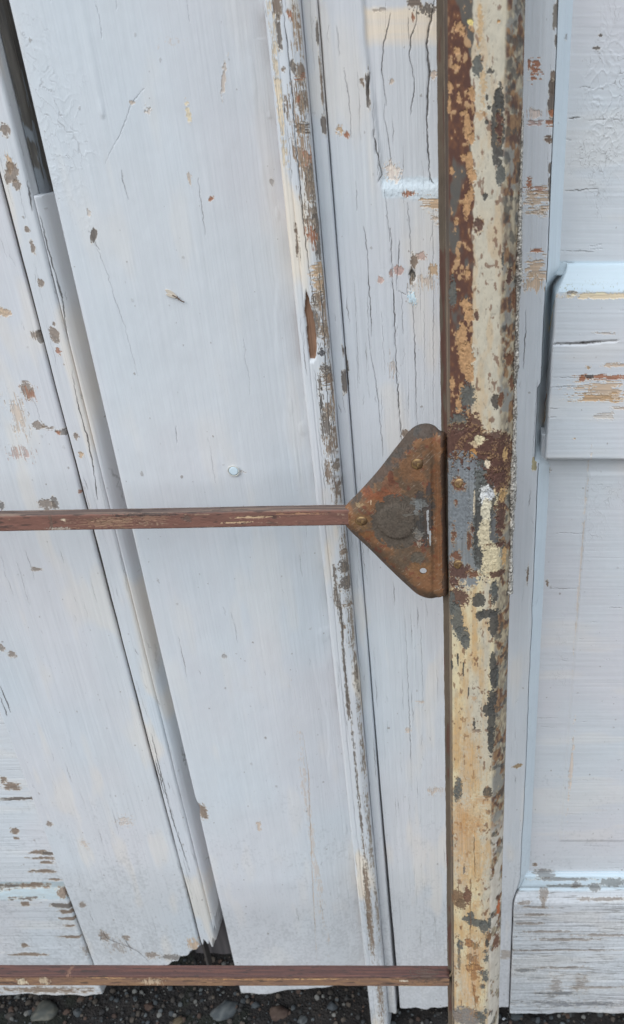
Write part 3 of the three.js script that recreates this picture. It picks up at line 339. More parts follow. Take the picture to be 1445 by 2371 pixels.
  const big = (w, d, ...p) => [w * 0.72, d, p];
  split(S, 0, 900, [big(2.6, 0.0015, [904, 30], [896, 74], [887, 108], [884, 160], [888, 200], [894, 245]), big(1.6, 0.0006, [890, 240], [890, 275], [900, 330], [907, 385]), big(2.6, 0.0018, [967, 12], [962, 55], [951, 88], [948, 130], [955, 165], [960, 200], [955, 230], [951, 268]), big(5.2, 0.004, [1009, -10], [1001, 32], [991, 74], [988, 100], [991, 132], [995, 165], [990, 225], [988, 290], [992, 370], [997, 418]), big(2.4, 0.001, [995, 412], [999, 420], [1005, 427]), big(2.8, 0.0018, [864, 302], [870, 340], [878, 375], [884, 405], [876, 420]), big(3, 0.002, [855, 168], [853, 200], [852, 235]), big(1.5, 0.0006, [797, 165], [806, 210], [812, 270], [814, 320]), big(1.3, 0.0005, [780, 60], [786, 130]), big(1.4, 0.0006, [945, 40], [947, 90]), big(1.5, 0.0005, [891, 440], [896, 480], [903, 560]),
    big(2.0, 0.0010, [843, 525], [851, 590], [855, 670], [860, 740], [861, 780]), big(1.6, 0.0008, [851, 760], [860, 830], [870, 880], [879, 950], [884, 1010], [888, 1060]), big(2.2, 0.0012, [905, 530], [908, 630], [912, 700], [916, 800], [919, 870], [924, 940], [929, 1000], [934, 1070]), big(1.7, 0.0007, [944, 470], [950, 540], [952, 590]), big(2, 0.001, [925, 555], [923, 600], [919, 650], [920, 672]), big(1.6, 0.0006, [920, 672], [935, 680], [944, 683]), big(1.9, 0.0009, [956, 700], [960, 780], [963, 860], [964, 930], [967, 1000]), big(1.4, 0.0005, [1003, 480], [1004, 700], [1005, 900]), big(1.2, 0.0004, [820, 640], [826, 760], [830, 900]), big(1.2, 0.0004, [983, 720], [984, 900]), big(1.6, 0.0006, [738, 45], [746, 160], [756, 320]),
    big(1.3, 0.0005, [938, 1425], [944, 1560], [950, 1700], [954, 1830]), big(1.2, 0.0004, [865, 1700], [872, 1800]), big(1.2, 0.0004, [975, 1450], [980, 1640]), big(1.8, 0.001, [1219, 718], [1216, 780], [1212, 855]), big(1.5, 0.0006, [1245, 880], [1240, 960], [1233, 1060])]);
  { const a = W(900, 900); crazed(S, a[0], a[1], 0.06, 0.12, 931, 0.15, 0.6); }
  const gapX = (y) => xL + 0.0348 + 0.0004 + 0.0046 * sm(0.95, 0.0, y) * sm(0.95, 0.0, y) + (fbm(y * 20, 1, 944, 3) - 0.5) * 0.0006;
  const chip = W(1252, 893), stepY = chip[1];
  const XR = (y) => { let e = xe + (fbm(y * 26, 1, 941, 4) - 0.5) * 0.0016; if (y < Y(1255, 660) && y > Y(1250, 1070)) e -= 0.001 + 0.0024 * sm(stepY + 0.002, stepY - 0.002, y); if (y < Y(1200, 2028)) e = lerp(e, 0.0500, sm(Y(1200, 2028), Y(1200, 2095), y)); return e; };
  add('rebate_strip', board({ S, at: RD, xl: xL + 0.0243, xr: wav(xL + 0.0347, 0.0003, 14, 945), yb: (x) => Y(900, 2340) + (fbm(x * 200, 1, 946, 3) - 0.5) * 0.008, yt: TOP, zb: -0.034, zf: (x, y) => 0.0035 + (fbm(x * 60, y * 5, 947, 3) - 0.5) * 0.0012, sx: 0.0009, round: 0.0010 }), S.material('white_paint_narrow'), rightDoor);
  add('stile', board({ S, at: RD, xl: gapX, xr: XR, yb: (x) => Y(1000, 2334) + (fbm(x * 60, 1, 942, 4) - 0.5) * 0.010, yt: TOP, zb: -0.034, zf: (x, y) => (fbm(x * 24, y * 4, 943, 3) - 0.5) * 0.0018, sx: 0.0011, round: 0.0014 }), S.material('cracked_white_paint'), rightDoor);
  // ---- chamfer beside the recessed panels
  const H = new Surf(0.045, 0, 0.09, 1.3, 160, 2048);
  paintWood(H, 1001, { splashShade: 0.5, hair: 0.25, speck: 0.5, cool: 1.0, pink: 0.1, cream: 0.0 });
  H.each((x, y, k) => { H.put(k, PALE_BLUE, 0.35); });  // blue sky light on the chamfer, put into its colour
  mark(H, -0.006, 1010, [[1311, 85, 3, 8, GREYWOOD, 0.8, 'v', { a: 0.5 }], [1252, 1700, 4, 30, TAUPE, 0.3, 'v'], [1236, 860, 4, 10, TAUPE, 0.6, 'v']]);
  add('chamfer', board({ S: H, at: RD, xl: (y) => XR(y) + 0.0005, xr: (y) => 0.0700 - 0.006 * sm(Y(1200, 2020), Y(1200, 2090), y), yb: Y(1200, 2060), yt: TOP, zb: -0.055, zf: (x, y, u, L) => { const slot = sm(Y(1290, 625), Y(1290, 700), y) * sm(Y(1250, 1090), Y(1250, 1050), y); return -0.0008 - lerp(0.0112, 0.046, slot) * Math.min(1, Math.pow(u, lerp(1, 0.62, slot)) * 1.02) + (fbm(x * 90, y * 12, 1021, 3) - 0.5) * 0.0012; }, sx: 0.001, round: 0.0004 }), H.material('sky_tinted_white_paint'), rightDoor);
  // ---- recessed panels and rails
  const Q = new Surf(0.045, 0, 0.305, 1.3, 640, 2048);
  paintWood(Q, 1101, { splashShade: 0.5, dirtShade: 0.42, br: 0.45, rel: 0.5, g: 'h', hair: 0.15, speck: 0.5, cool: 0.35, pink: 0.9 });
  const lt = Y(1400, 2026, -0.008), lb = Y(1300, 2347, 0.003);
  const mT = Y(1380, 612, -0.008), mB = Y(1350, 1068, 0.002);
  Q.each((x, y, k) => { const e = (fbm(x * 60, y * 300, 1195, 4) - 0.5) * 0.004, a = Math.max(sm(mT - 0.0195, mT - 0.0180, y + e) * sm(mT + 0.003, mT + 0.001, y), sm(lt - 0.024, lt - 0.019, y + e) * sm(lt + 0.003, lt + 0.001, y)); if (a > 0) { Q.put(k, A(176, 196, 212), a * 0.65); const sp = sm(0.70, 0.74, fbm(x * 900, y * 900, 1196, 3)) * sm(mT - 0.008, mT - 0.018, y) * (y > 0.6 ? 1 : 0); if (sp > 0) Q.put(k, A(140, 142, 120), sp * 0.7); } });  // upward bevels: blue sky light painted in, plus olive specks
  const zp = -0.012, pr = 0.30;
  { const c = W(1400, 200, zp); crazed(Q, c[0] + 0.002, c[1], 0.022, 0.085, 1111, 1.0, 1.0); const d = W(1395, 340, zp); crazed(Q, d[0], d[1], 0.03, 0.05, 1113, 0.8, 1.1); const e = W(1370, 1200, zp); crazed(Q, e[0], e[1], 0.018, 0.06, 1114, 0.45, 0.8); const f = W(1400, 1150, zp); crazed(Q, f[0], f[1], 0.04, 0.02, 1115, 0.4, 0.8); const g = W(1310, 1480, zp); crazed(Q, g[0], g[1], 0.018, 0.09, 1116, 0.35, 0.8); }
  split(Q, zp, 1120, [[2, 0.0008, [[1314, 275], [1328, 272], [1345, 270]]], [1.4, 0.0005, [[1308, 442], [1340, 440], [1382, 437]]], [1.4, 0.0004, [[1300, 582], [1340, 581], [1375, 583]]], [1.4, 0.0004, [[1298, 607], [1330, 608]]], [1.4, 0.0004, [[1310, 323], [1325, 323]]]]);
  mark(Q, zp, 1130, [[1268, 1088, 7, 6, A(140, 134, 130), 0.8, 'o'], [1390, 82, 5, 3, GREYWOOD, 0.9, 'h'], [1381, 112, 7, 3, GREYWOOD, 0.9, 'h'], [1216, 1975, 4, 4, GREYWOOD, 0.8, 'o'], [1240, 2002, 6, 3, TAUPE, 0.7, 'h'], [1322, 1780, 4, 90, A(205, 182, 164), 0.5, 'v', { a: 0.6 }], [1345, 1300, 3, 200, A(205, 190, 178), 0.45, 'v', { a: 0.5 }], [1268, 1350, 5, 8, TAUPE, 0.4, 'o']]);
  mark(Q, 0.003, 1150, [[1325, 677, 10, 3.5, A(128, 122, 116), 0.98, 'o', { s: 0.3 }], [1390, 684, 70, 6, A(222, 204, 178), 0.85, 'h', { s: 0.4 }], [1400, 900, 75, 22, TAN, 0.55, 'h', { a: 0.8 }], [1390, 918, 70, 10, A(176, 146, 116), 0.5, 'h'], [1400, 872, 55, 5, RUSTY, 0.72, 'h'], [1350, 875, 10, 9, RUSTY, 0.7, 'h'], [1362, 871, 9, 3, A(88, 80, 78), 0.95, 'h'], [1430, 845, 30, 6, TAN, 0.6, 'h', { a: 0.7 }], [1362, 850, 8, 6, TAN, 0.5, 'o'], [1398, 962, 26, 8, A(190, 178, 168), 0.6, 'h', { a: 0.6 }], [1440, 944, 24, 5, TAN, 0.45, 'h', { a: 0.6 }], [1330, 1014, 8, 3, TAN, 0.6, 'h'], [1400, 770, 40, 4, TAN, 0.2, 'h', { a: 0.4 }]]);
  split(Q, 0.003, 1170, [[3.4, 0.003, [[1277, 797], [1310, 796], [1350, 794], [1390, 790], [1429, 788]]], [1.6, 0.0006, [[1273, 896], [1300, 895], [1330, 893]]], [1.3, 0.0004, [[1272, 945], [1296, 945]]]]);
  // thick, horizontally split old paint on the lower rail
  Q.each((x, y, k) => { const n = fbm(x * 14, y * 260, 1181, 3), m = fbm(x * 30, y * 50, 1182, 3), e = Math.abs(n - 0.5), a = (1 - sm(0.012, 0.05, e)) * sm(0.34, 0.55, m) * sm(lt, lt - 0.03, y); if (a > 0) { Q.put(k, GREYWOOD, a * 0.45); } Q.f[k] += sm(lt, lt - 0.02, y) * ((fbm(x * 10, y * 300, 1183, 4) - 0.5) * 0.0009 - a * 0.0005); }, 0.045, 0, 0.305, lt);
  Q.fine = { a: 0.68 };
  mark(Q, 0.003, 1190, [[1262, 2043, 18, 5, GREYWOOD, 0.85, 'h'], [1300, 2050, 60, 2.5, GREYWOOD, 0.85, 'h'], [1310, 2062, 40, 3, A(110, 108, 104), 0.85, 'h'], [1335, 2060, 10, 5, GREYWOOD, 0.9, 'o'], [1378, 2063, 12, 7, GREYWOOD, 0.9, 'o'], [1420, 2056, 24, 7, A(110, 106, 102), 0.9, 'o'], [1260, 2076, 9, 9, TAUPE, 0.9, 'o'], [1258, 2092, 4, 8, TAUPE, 0.9, 'o'], [1400, 2084, 50, 3, TAUPE, 0.75, 'h'], [1215, 2090, 14, 3, TAUPE, 0.8, 'h'], [1238, 2099, 30, 2.5, TAUPE, 0.8, 'h'], [1220, 2138, 30, 3, TAUPE, 0.8, 'h'], [1240, 2117, 24, 3, TAUPE, 0.75, 'h'], [1400, 2165, 60, 3, TAUPE, 0.7, 'h'], [1260, 2157, 60, 2.5, TAUPE, 0.7, 'h'], [1310, 2175, 70, 3, TAUPE, 0.7, 'h'], [1215, 2247, 22, 4, A(92, 90, 90), 0.85, 'h'], [1290, 2300, 40, 7, A(92, 92, 96), 0.6, 'h'], [1285, 2280, 18, 30, TAUPE, 0.35, 'h', { a: 0.6 }], [1345, 2275, 20, 26, TAUPE, 0.35, 'h', { a: 0.6 }], [1300, 2240, 60, 3, TAUPE, 0.6, 'h'], [1380, 2285, 60, 3, TAUPE, 0.7, 'h'], [1340, 2325, 130, 8, A(96, 96, 102), 0.45, 'h', { a: 0.7 }], [1300, 2200, 130, 2, TAUPE, 0.7, 'h']]);
  const mq = Q.material('white_paint_across');
  const field = (x, y) => { const l = X(1338, 1400, zp), b = Y(1380, 1946, zp), t = Y(1380, 1095, zp); return 0.0014 * sm(l - 0.0005, l + 0.0008, x) * sm(b - 0.0004, b + 0.0008, y) * sm(t + 0.0008, t - 0.0004, y); };
  add('door_panel', board({ S: Q, at: RD, xl: 0.0665, xr: pr, yb: mT - 0.01, yt: TOP, zb: -0.028, zf: (x, y) => zp + (fbm(x * 8, y * 14, 1201, 3) - 0.5) * 0.0014, sx: 0.0018, sy: 0.0018 }), mq, rightDoor);
  add('door_panel', board({ S: Q, at: RD, xl: 0.0615, xr: pr, yb: lt - 0.01, yt: mB + 0.02, zb: -0.028, zf: (x, y) => zp - 0.0006 + field(x, y) + (fbm(x * 8, y * 14, 1202, 3) - 0.5) * 0.0012, sx: 0.0014, sy: 0.0018 }), mq, rightDoor);
  const midL = (y) => lerp(0.0650, 0.0668, (y - mB) / (mT - mB)) + 0.0085 * Math.pow(sm(mT - 0.022, mT, y), 0.8) + (fbm(y * 70, 1, 1203, 3) - 0.5) * 0.0009;
  add('middle_rail', board({ S: Q, at: RD, xl: midL, xr: pr, yb: (x) => mB + (fbm(x * 60, 1, 1204, 3) - 0.5) * 0.0012 + 0.004 * (x - 0.07), yt: (x) => mT + 0.006 * (x - 0.07), zb: -0.045, zf: (x, y) => 0.004 - 0.0125 * Math.pow(clamp((y - mT + 0.0185) / 0.0185, 0, 1), 1) - 0.004 * Math.pow(clamp((mB + 0.004 - y) / 0.004, 0, 1), 1) + (fbm(x * 8, y * 22, 1205, 3) - 0.5) * 0.0012, sx: 0.0018, sy: 0.0011, round: 0.0012, ys: [mT - 0.0185, mB + 0.004] }), mq, rightDoor);
  const lowL = (y) => 0.0515 + 0.0115 * Math.pow(sm(lt - 0.045, lt, y), 1.1) + (fbm(y * 60, 1, 1206, 3) - 0.5) * 0.0008;
  add('bottom_rail', board({ S: Q, at: RD, xl: lowL, xr: pr, yb: (x) => lb + (fbm(x * 60, 1, 1207, 4) - 0.5) * 0.008, yt: lt, zb: -0.03, zf: (x, y) => { const c = clamp((y - lt + 0.038) / 0.038, 0, 1); return 0.003 - 0.0105 * Math.pow(c, 0.9) - 0.0014 * Math.exp(-Math.pow((c - 0.52) / 0.05, 2)) + (fbm(x * 8, y * 60, 1208, 4) - 0.5) * 0.0022; }, sx: 0.0018, sy: 0.0011, round: 0.002 }), mq, rightDoor);
}

// ================================================================== RUSTY METAL FRAME LEANING ON THE DOORS
const LEAN = 4.87 * Math.PI / 180, ROLL = 0.3 * Math.PI / 180, P0 = EYE.clone().addScaledVector(FWD, 0.658);
const nrm = new THREE.Vector3(0, Math.sin(LEAN), Math.cos(LEAN)), upf = new THREE.Vector3(0, Math.cos(LEAN), -Math.sin(LEAN));
const foot = P0.clone().addScaledVector(upf, -P0.y / upf.y); foot.x = 0.0;
const frame = thing('metal_frame', foot.toArray(), 'rusty metal frame with cream post and two crossbars leaning on the white doors', 'metal frame');
frame.rotation.set(-LEAN, 0, 0); frame.updateMatrixWorld(true);
const inv = frame.matrixWorld.clone().invert();
function L(px, py, z = 0.018) { const r = ray(px, py), o = EYE.clone().sub(foot), t = (z - o.dot(nrm)) / r.dot(nrm); const p = EYE.clone().addScaledVector(r, t).applyMatrix4(inv); return [p.x, p.y]; }
const LS = (px, py) => { const [a, b] = L(px, py), [c] = L(px + 1, py), [, d] = L(px, py + 1); return [c - a, b - d]; };
const postX = (y) => { const a = L(1117, 0), b = L(1098, 2371); return lerp(b[0], a[0], (y - b[1]) / (a[1] - b[1])); };   // middle of the post at height y
const RUST = A(82, 56, 48), RUST2 = A(104, 70, 52), ORANGE = A(168, 124, 78), PRIMER = A(84, 85, 83), DARKP = A(68, 66, 64), CREAMP = A(196, 183, 154), CREAM2 = A(180, 172, 158), OCHRE = A(178, 144, 102), BLUEG = A(108, 112, 118);
{
  // ---- post: folded sheet profile, across (x, z) in metres from the middle; arc length runs over the front
  const prof = [[-0.0290, 0.0000], [-0.0287, 0.0022], [-0.0255, 0.0030], [-0.0242, 0.0060], [-0.0238, 0.0120], [-0.0226, 0.0146], [-0.0200, 0.0158], [-0.0060, 0.0192], [-0.0035, 0.0197], [0.0000, 0.0200], [0.0100, 0.0199], [0.0140, 0.0194], [0.0168, 0.0182], [0.0210, 0.0140], [0.0240, 0.0105], [0.0262, 0.0070], [0.0272, 0.0030], [0.0274, 0.0000]];
  const curve = new THREE.CatmullRomCurve3(prof.map(([a, b]) => new THREE.Vector3(a, b, 0)), false, 'centripetal'), NU = 84, pts = curve.getSpacedPoints(NU), len = curve.getLength();
  const arcOfX = (x) => { for (let i = 1; i <= NU; i++) if (pts[i].x >= x && pts[i].y > 0.006) { const t = clamp((x - pts[i - 1].x) / Math.max(1e-6, pts[i].x - pts[i - 1].x), 0, 1); return (i - 1 + t) / NU * len; } return len; };
  const y0 = 0, y1 = 1.32, S = new Surf(0, y0, len, y1, 192, 2048);
  const xOfArc = (s) => { const f = clamp(s / len * NU, 0, NU - 0.001), i = Math.floor(f); return lerp(pts[i].x, pts[i + 1].x, f - i); };
  const yAt = (py) => L(1098, py)[1], yRustEnd = yAt(1110), yA = yAt(1345);
  S.each((s, y, k) => {
    const x = xOfArc(s), n = fbm(s * 120, y * 50, 1301, 5), n2 = fbm(s * 420, y * 260, 1303, 4), fine = fbm(s * 1500, y * 500, 1305, 3), streak = fbm(s * 500, y * 6, 1307, 4);
    let c = mix3(CREAMP, CREAM2, sm(0.4, 0.65, fbm(s * 50, y * 9, 1309, 3) + 0.22 * sm(yAt(620), yAt(360), y))); c = mix3(c, OCHRE, sm(0.44, 0.72, fbm(s * 130, y * 36, 1311, 4) * 0.7 + streak * 0.3) * 0.75 * sm(yA + 0.16, yA - 0.05, y) + 0.10 * sm(0.5, 0.7, n));
    c = mix3(c, OCHRE, sm(0.50, 0.68, fbm(s * 190, y * 46, 1341, 5)) * 0.38); c = mix3(c, A(150, 146, 138), sm(0.54, 0.70, fbm(s * 260, y * 120, 1343, 4)) * 0.28); c = mix3(c, RUST2, sm(0.70, 0.735, fbm(s * 330, y * 170, 1345, 4) + 0.05 * sm(0.006, 0.0135, x)) * 0.75);
    const v = 0.93 + 0.14 * fine; c = [c[0] * v, c[1] * v, c[2] * v]; let h = 0.00025, r = 0.5;
    const speckle = sm(0.70, 0.76, fbm(s * 900, y * 380, 1313, 3)) * 0.35; if (speckle) { c = mix3(c, GREYWOOD, speckle); h -= 0.0001; }
    const set = (col, a, hh, rr) => { c = mix3(c, col, a); h = lerp(h, hh, a); r = lerp(r, rr, a); };
    const rustCol = mix3(mix3(RUST, RUST2, sm(0.35, 0.75, n2)), PRIMER, sm(0.50, 0.60, fbm(s * 85, y * 34, 1317, 4)) * 0.8);
    // left facet: paint gone above the bracket, islands of ochre undercoat
    const edgeX = -0.0055 + (fbm(y * 90, 2, 1319, 4) - 0.5) * 0.006, up = sm(yRustEnd - 0.004, yRustEnd + 0.01, y);
    const left = sm(0.0006, -0.0006, x - edgeX) * up, isl = sm(0.615, 0.65, n * 0.38 + n2 * 0.62 + 0.05 * sm(-0.022, -0.008, x)); if (left > 0) { set(rustCol, left, 0, 0.9); set(mix3(A(150, 118, 88), A(166, 132, 98), fine), left * isl * sm(-0.0225, -0.019, x), 0.0002, 0.6); }
    if (x < -0.0215) set(mix3(A(72, 62, 56), A(126, 112, 96), sm(0.3, 0.7, streak)), 0.9, 0.0001, 0.75);
    if (x < -0.0243) set(mix3(mix3(A(98, 86, 74), A(70, 62, 56), n), RUST, sm(0.55, 0.65, fbm(s * 200, y * 30, 1318, 3))), 0.9, 0, 0.85);
    // right facet: grimy, rust in blots
    const right = sm(0.0135, 0.0165, x + (n - 0.5) * 0.004); if (right > 0) {
      const q = mix3(mix3(A(118, 106, 94), A(164, 152, 132), sm(0.3, 0.75, n2)), A(120, 118, 116), sm(0.5, 0.62, fbm(s * 110, y * 90, 1323, 4))); set(q, right * 0.85, 0.0002, 0.8);
      set(mix3(RUST, mix3(RUST2, OCHRE, 0.35), sm(0.3, 0.7, n2)), right * sm(0.52, 0.60, fbm(s * 130, y * 120, 1327, 5)) * 0.9, 0.0001, 0.9); set(DARKP, right * sm(0.60, 0.66, fbm(s * 170, y * 150, 1329, 5)) * 0.7, 0, 0.7);
      const low = sm(yAt(1880), yAt(1960), y); set(mix3(A(206, 198, 190), A(176, 168, 158), n2), right * low * sm(0.40, 0.50, fbm(s * 150, y * 110, 1331, 5) + 0.10 * sm(yAt(2200), yAt(2260), y)) * 0.9, 0.0004, 0.85);
    }
    S.c.set(c, k * 3); S.f[k] = h + (fine - 0.5) * 0.00012 + (n2 - 0.5) * 0.0001; S.r[k] = r;
  });
  const pm = (list, sd) => list.forEach(([px, py, rx, ry, c, d, g, o], i) => { const [lx, ly] = L(px, py), [sx, sy] = LS(px, py); S.worn({ x: arcOfX(lx - postX(ly)), y: ly, rx: rx * sx * 1.02, ry: ry * sy, c, d, g: g || 'o', s: 1.2, rim: c === RUST || c === RUST2 ? OCHRE : 0, q: 1.5, th: 0.0004, ...o }, sd + i * 5); });
  const soft = { soft: 0.5, th: 0, a: 0.5, s: 1.6 };
  const OC2 = A(164, 128, 94);
  pm([[1112, 60, 8, 60, OCHRE, 0.6, 'o', { a: 0.6, th: 0 }], [1118, 210, 10, 60, OCHRE, 0.5, 'o', { a: 0.6, th: 0 }], [1112, 265, 14, 16, ORANGE, 0.5, 'o', { a: 0.5, th: 0 }], [1157, 235, 7, 30, DARKP, 1.1], [1153, 300, 11, 66, DARKP, 1.2], [1156, 290, 9, 40, RUST, 0.6], [1132, 250, 5, 6, DARKP, 0.8], [1127, 225, 3, 8, DARKP, 0.9], [1127, 283, 3, 5, DARKP, 0.9], [1160, 405, 8, 20, PRIMER, 1.0], [1135, 165, 10, 9, DARKP, 0.5], [1106, 152, 10, 20, PRIMER, 1.0], [1155, 50, 4, 5, ORANGE, 0.8], [1124, 456, 5, 8, DARKP, 0.9], [1108, 520, 10, 16, RUST, 0.9], [1104, 730, 6, 12, RUST, 0.8], [1148, 928, 8, 15, A(70, 64, 60), 1.0], [1160, 925, 8, 18, RUST2, 0.7], [1190, 700, 6, 30, RUST2, 0.7], [1178, 835, 14, 16, RUST2, 0.75], [1180, 640, 10, 18, RUST, 0.7], [1185, 890, 10, 18, RUST2, 0.7], [1165, 600, 3, 30, PRIMER, 0.7]], 1401);
  pm([[1062, 60, 10, 14, OC2, 0.7], [1070, 72, 10, 10, OC2, 0.7], [1057, 118, 8, 10, OC2, 0.9], [1090, 50, 8, 8, A(200, 182, 120), 0.8], [1055, 155, 9, 7, OC2, 0.8], [1042, 205, 6, 16, OC2, 0.8], [1040, 240, 5, 18, OC2, 0.8], [1063, 225, 6, 12, OC2, 0.7], [1092, 215, 8, 16, OC2, 0.9], [1075, 262, 8, 6, OC2, 0.9], [1082, 290, 6, 28, OC2, 1.0], [1090, 318, 8, 12, OC2, 0.9], [1072, 365, 7, 8, OC2, 0.9], [1086, 380, 8, 22, OC2, 1.0], [1092, 405, 9, 14, OC2, 0.95], [1046, 395, 5, 8, OC2, 0.8], [1080, 480, 6, 26, OC2, 1.0], [1090, 450, 7, 18, OC2, 0.9], [1055, 515, 7, 6, OC2, 0.7], [1062, 600, 4, 4, OC2, 0.9], [1084, 632, 5, 8, OC2, 0.9], [1078, 705, 10, 12, OC2, 1.0], [1086, 730, 9, 16, OC2, 0.95], [1070, 780, 10, 26, OC2, 1.0], [1080, 830, 14, 28, OC2, 1.1], [1066, 810, 8, 14, OC2, 0.8], [1088, 865, 8, 18, OC2, 0.95], [1048, 890, 6, 14, OC2, 0.8], [1068, 900, 5, 14, OC2, 0.9], [1062, 938, 8, 14, OC2, 0.95], [1084, 920, 16, 30, PRIMER, 0.8], [1060, 980, 24, 26, PRIMER, 0.7], [1048, 680, 8, 30, PRIMER, 0.9], [1100, 985, 14, 22, RUST, 1.0]], 1501);
  // broad rust band, bare plate area and what lies below the bracket
  pm([[1075, 1045, 50, 46, RUST, 1.15], [1130, 1050, 52, 40, RUST, 1.1], [1165, 1075, 26, 50, RUST, 1.0], [1110, 1085, 60, 28, RUST, 1.0], [1150, 1110, 28, 22, RUST, 0.9], [1085, 1060, 8, 10, ORANGE, 0.6], [1095, 1048, 10, 12, ORANGE, 0.55], [1128, 1072, 7, 9, A(206, 190, 170), 0.8], [1100, 1025, 12, 8, A(170, 150, 124), 0.7], [1112, 1015, 12, 10, CREAMP, 0.8], [1170, 1055, 10, 16, OCHRE, 0.7], [1108, 1105, 8, 6, ORANGE, 0.5], [1072, 1210, 36, 108, BLUEG, 1.2, 'v', { s: 0.3 }], [1060, 1180, 22, 50, BLUEG, 1.2], [1112, 1200, 12, 90, PRIMER, 1.1, 'v'], [1125, 1230, 22, 80, DARKP, 0.95, 'v'], [1124, 1145, 12, 20, A(196, 196, 198), 0.9], [1136, 1138, 12, 14, A(170, 172, 178), 0.7], [1126, 1182, 9, 24, A(190, 182, 164), 1.0, 'o', { th: -0.0002 }], [1122, 1238, 12, 27, A(188, 176, 152), 1.15, 'o', { th: -0.0002 }], [1145, 1230, 9, 40, A(82, 82, 84), 1.0, 'v'], [1160, 1190, 14, 50, RUST, 0.8], [1165, 1150, 14, 26, OCHRE, 0.6], [1150, 1262, 22, 6, RUST, 0.95, 'h'], [1138, 1300, 17, 34, A(188, 175, 148), 1.15, 'o', { th: -0.0002 }], [1146, 1330, 10, 28, A(186, 172, 144), 0.9, 'o', { th: -0.0002 }], [1152, 1328, 20, 6, RUST, 0.9, 'h'], [1168, 1290, 8, 24, OCHRE, 0.8], [1050, 1240, 8, 30, RUST2, 0.45], [1088, 1250, 7, 30, RUST2, 0.6, 'v'], [1095, 1225, 4, 10, RUST, 0.7], [1056, 1165, 5, 8, RUST2, 0.6], [1060, 1322, 26, 16, RUST, 0.9], [1058, 1290, 14, 14, RUST2, 0.6], [1095, 1325, 16, 10, RUST2, 0.5], [1098, 1163, 2, 24, A(190, 176, 156), 0.9, 'v'], [1062, 1125, 16, 18, RUST2, 0.55], [1050, 1350, 14, 10, RUST, 0.8]], 1601);
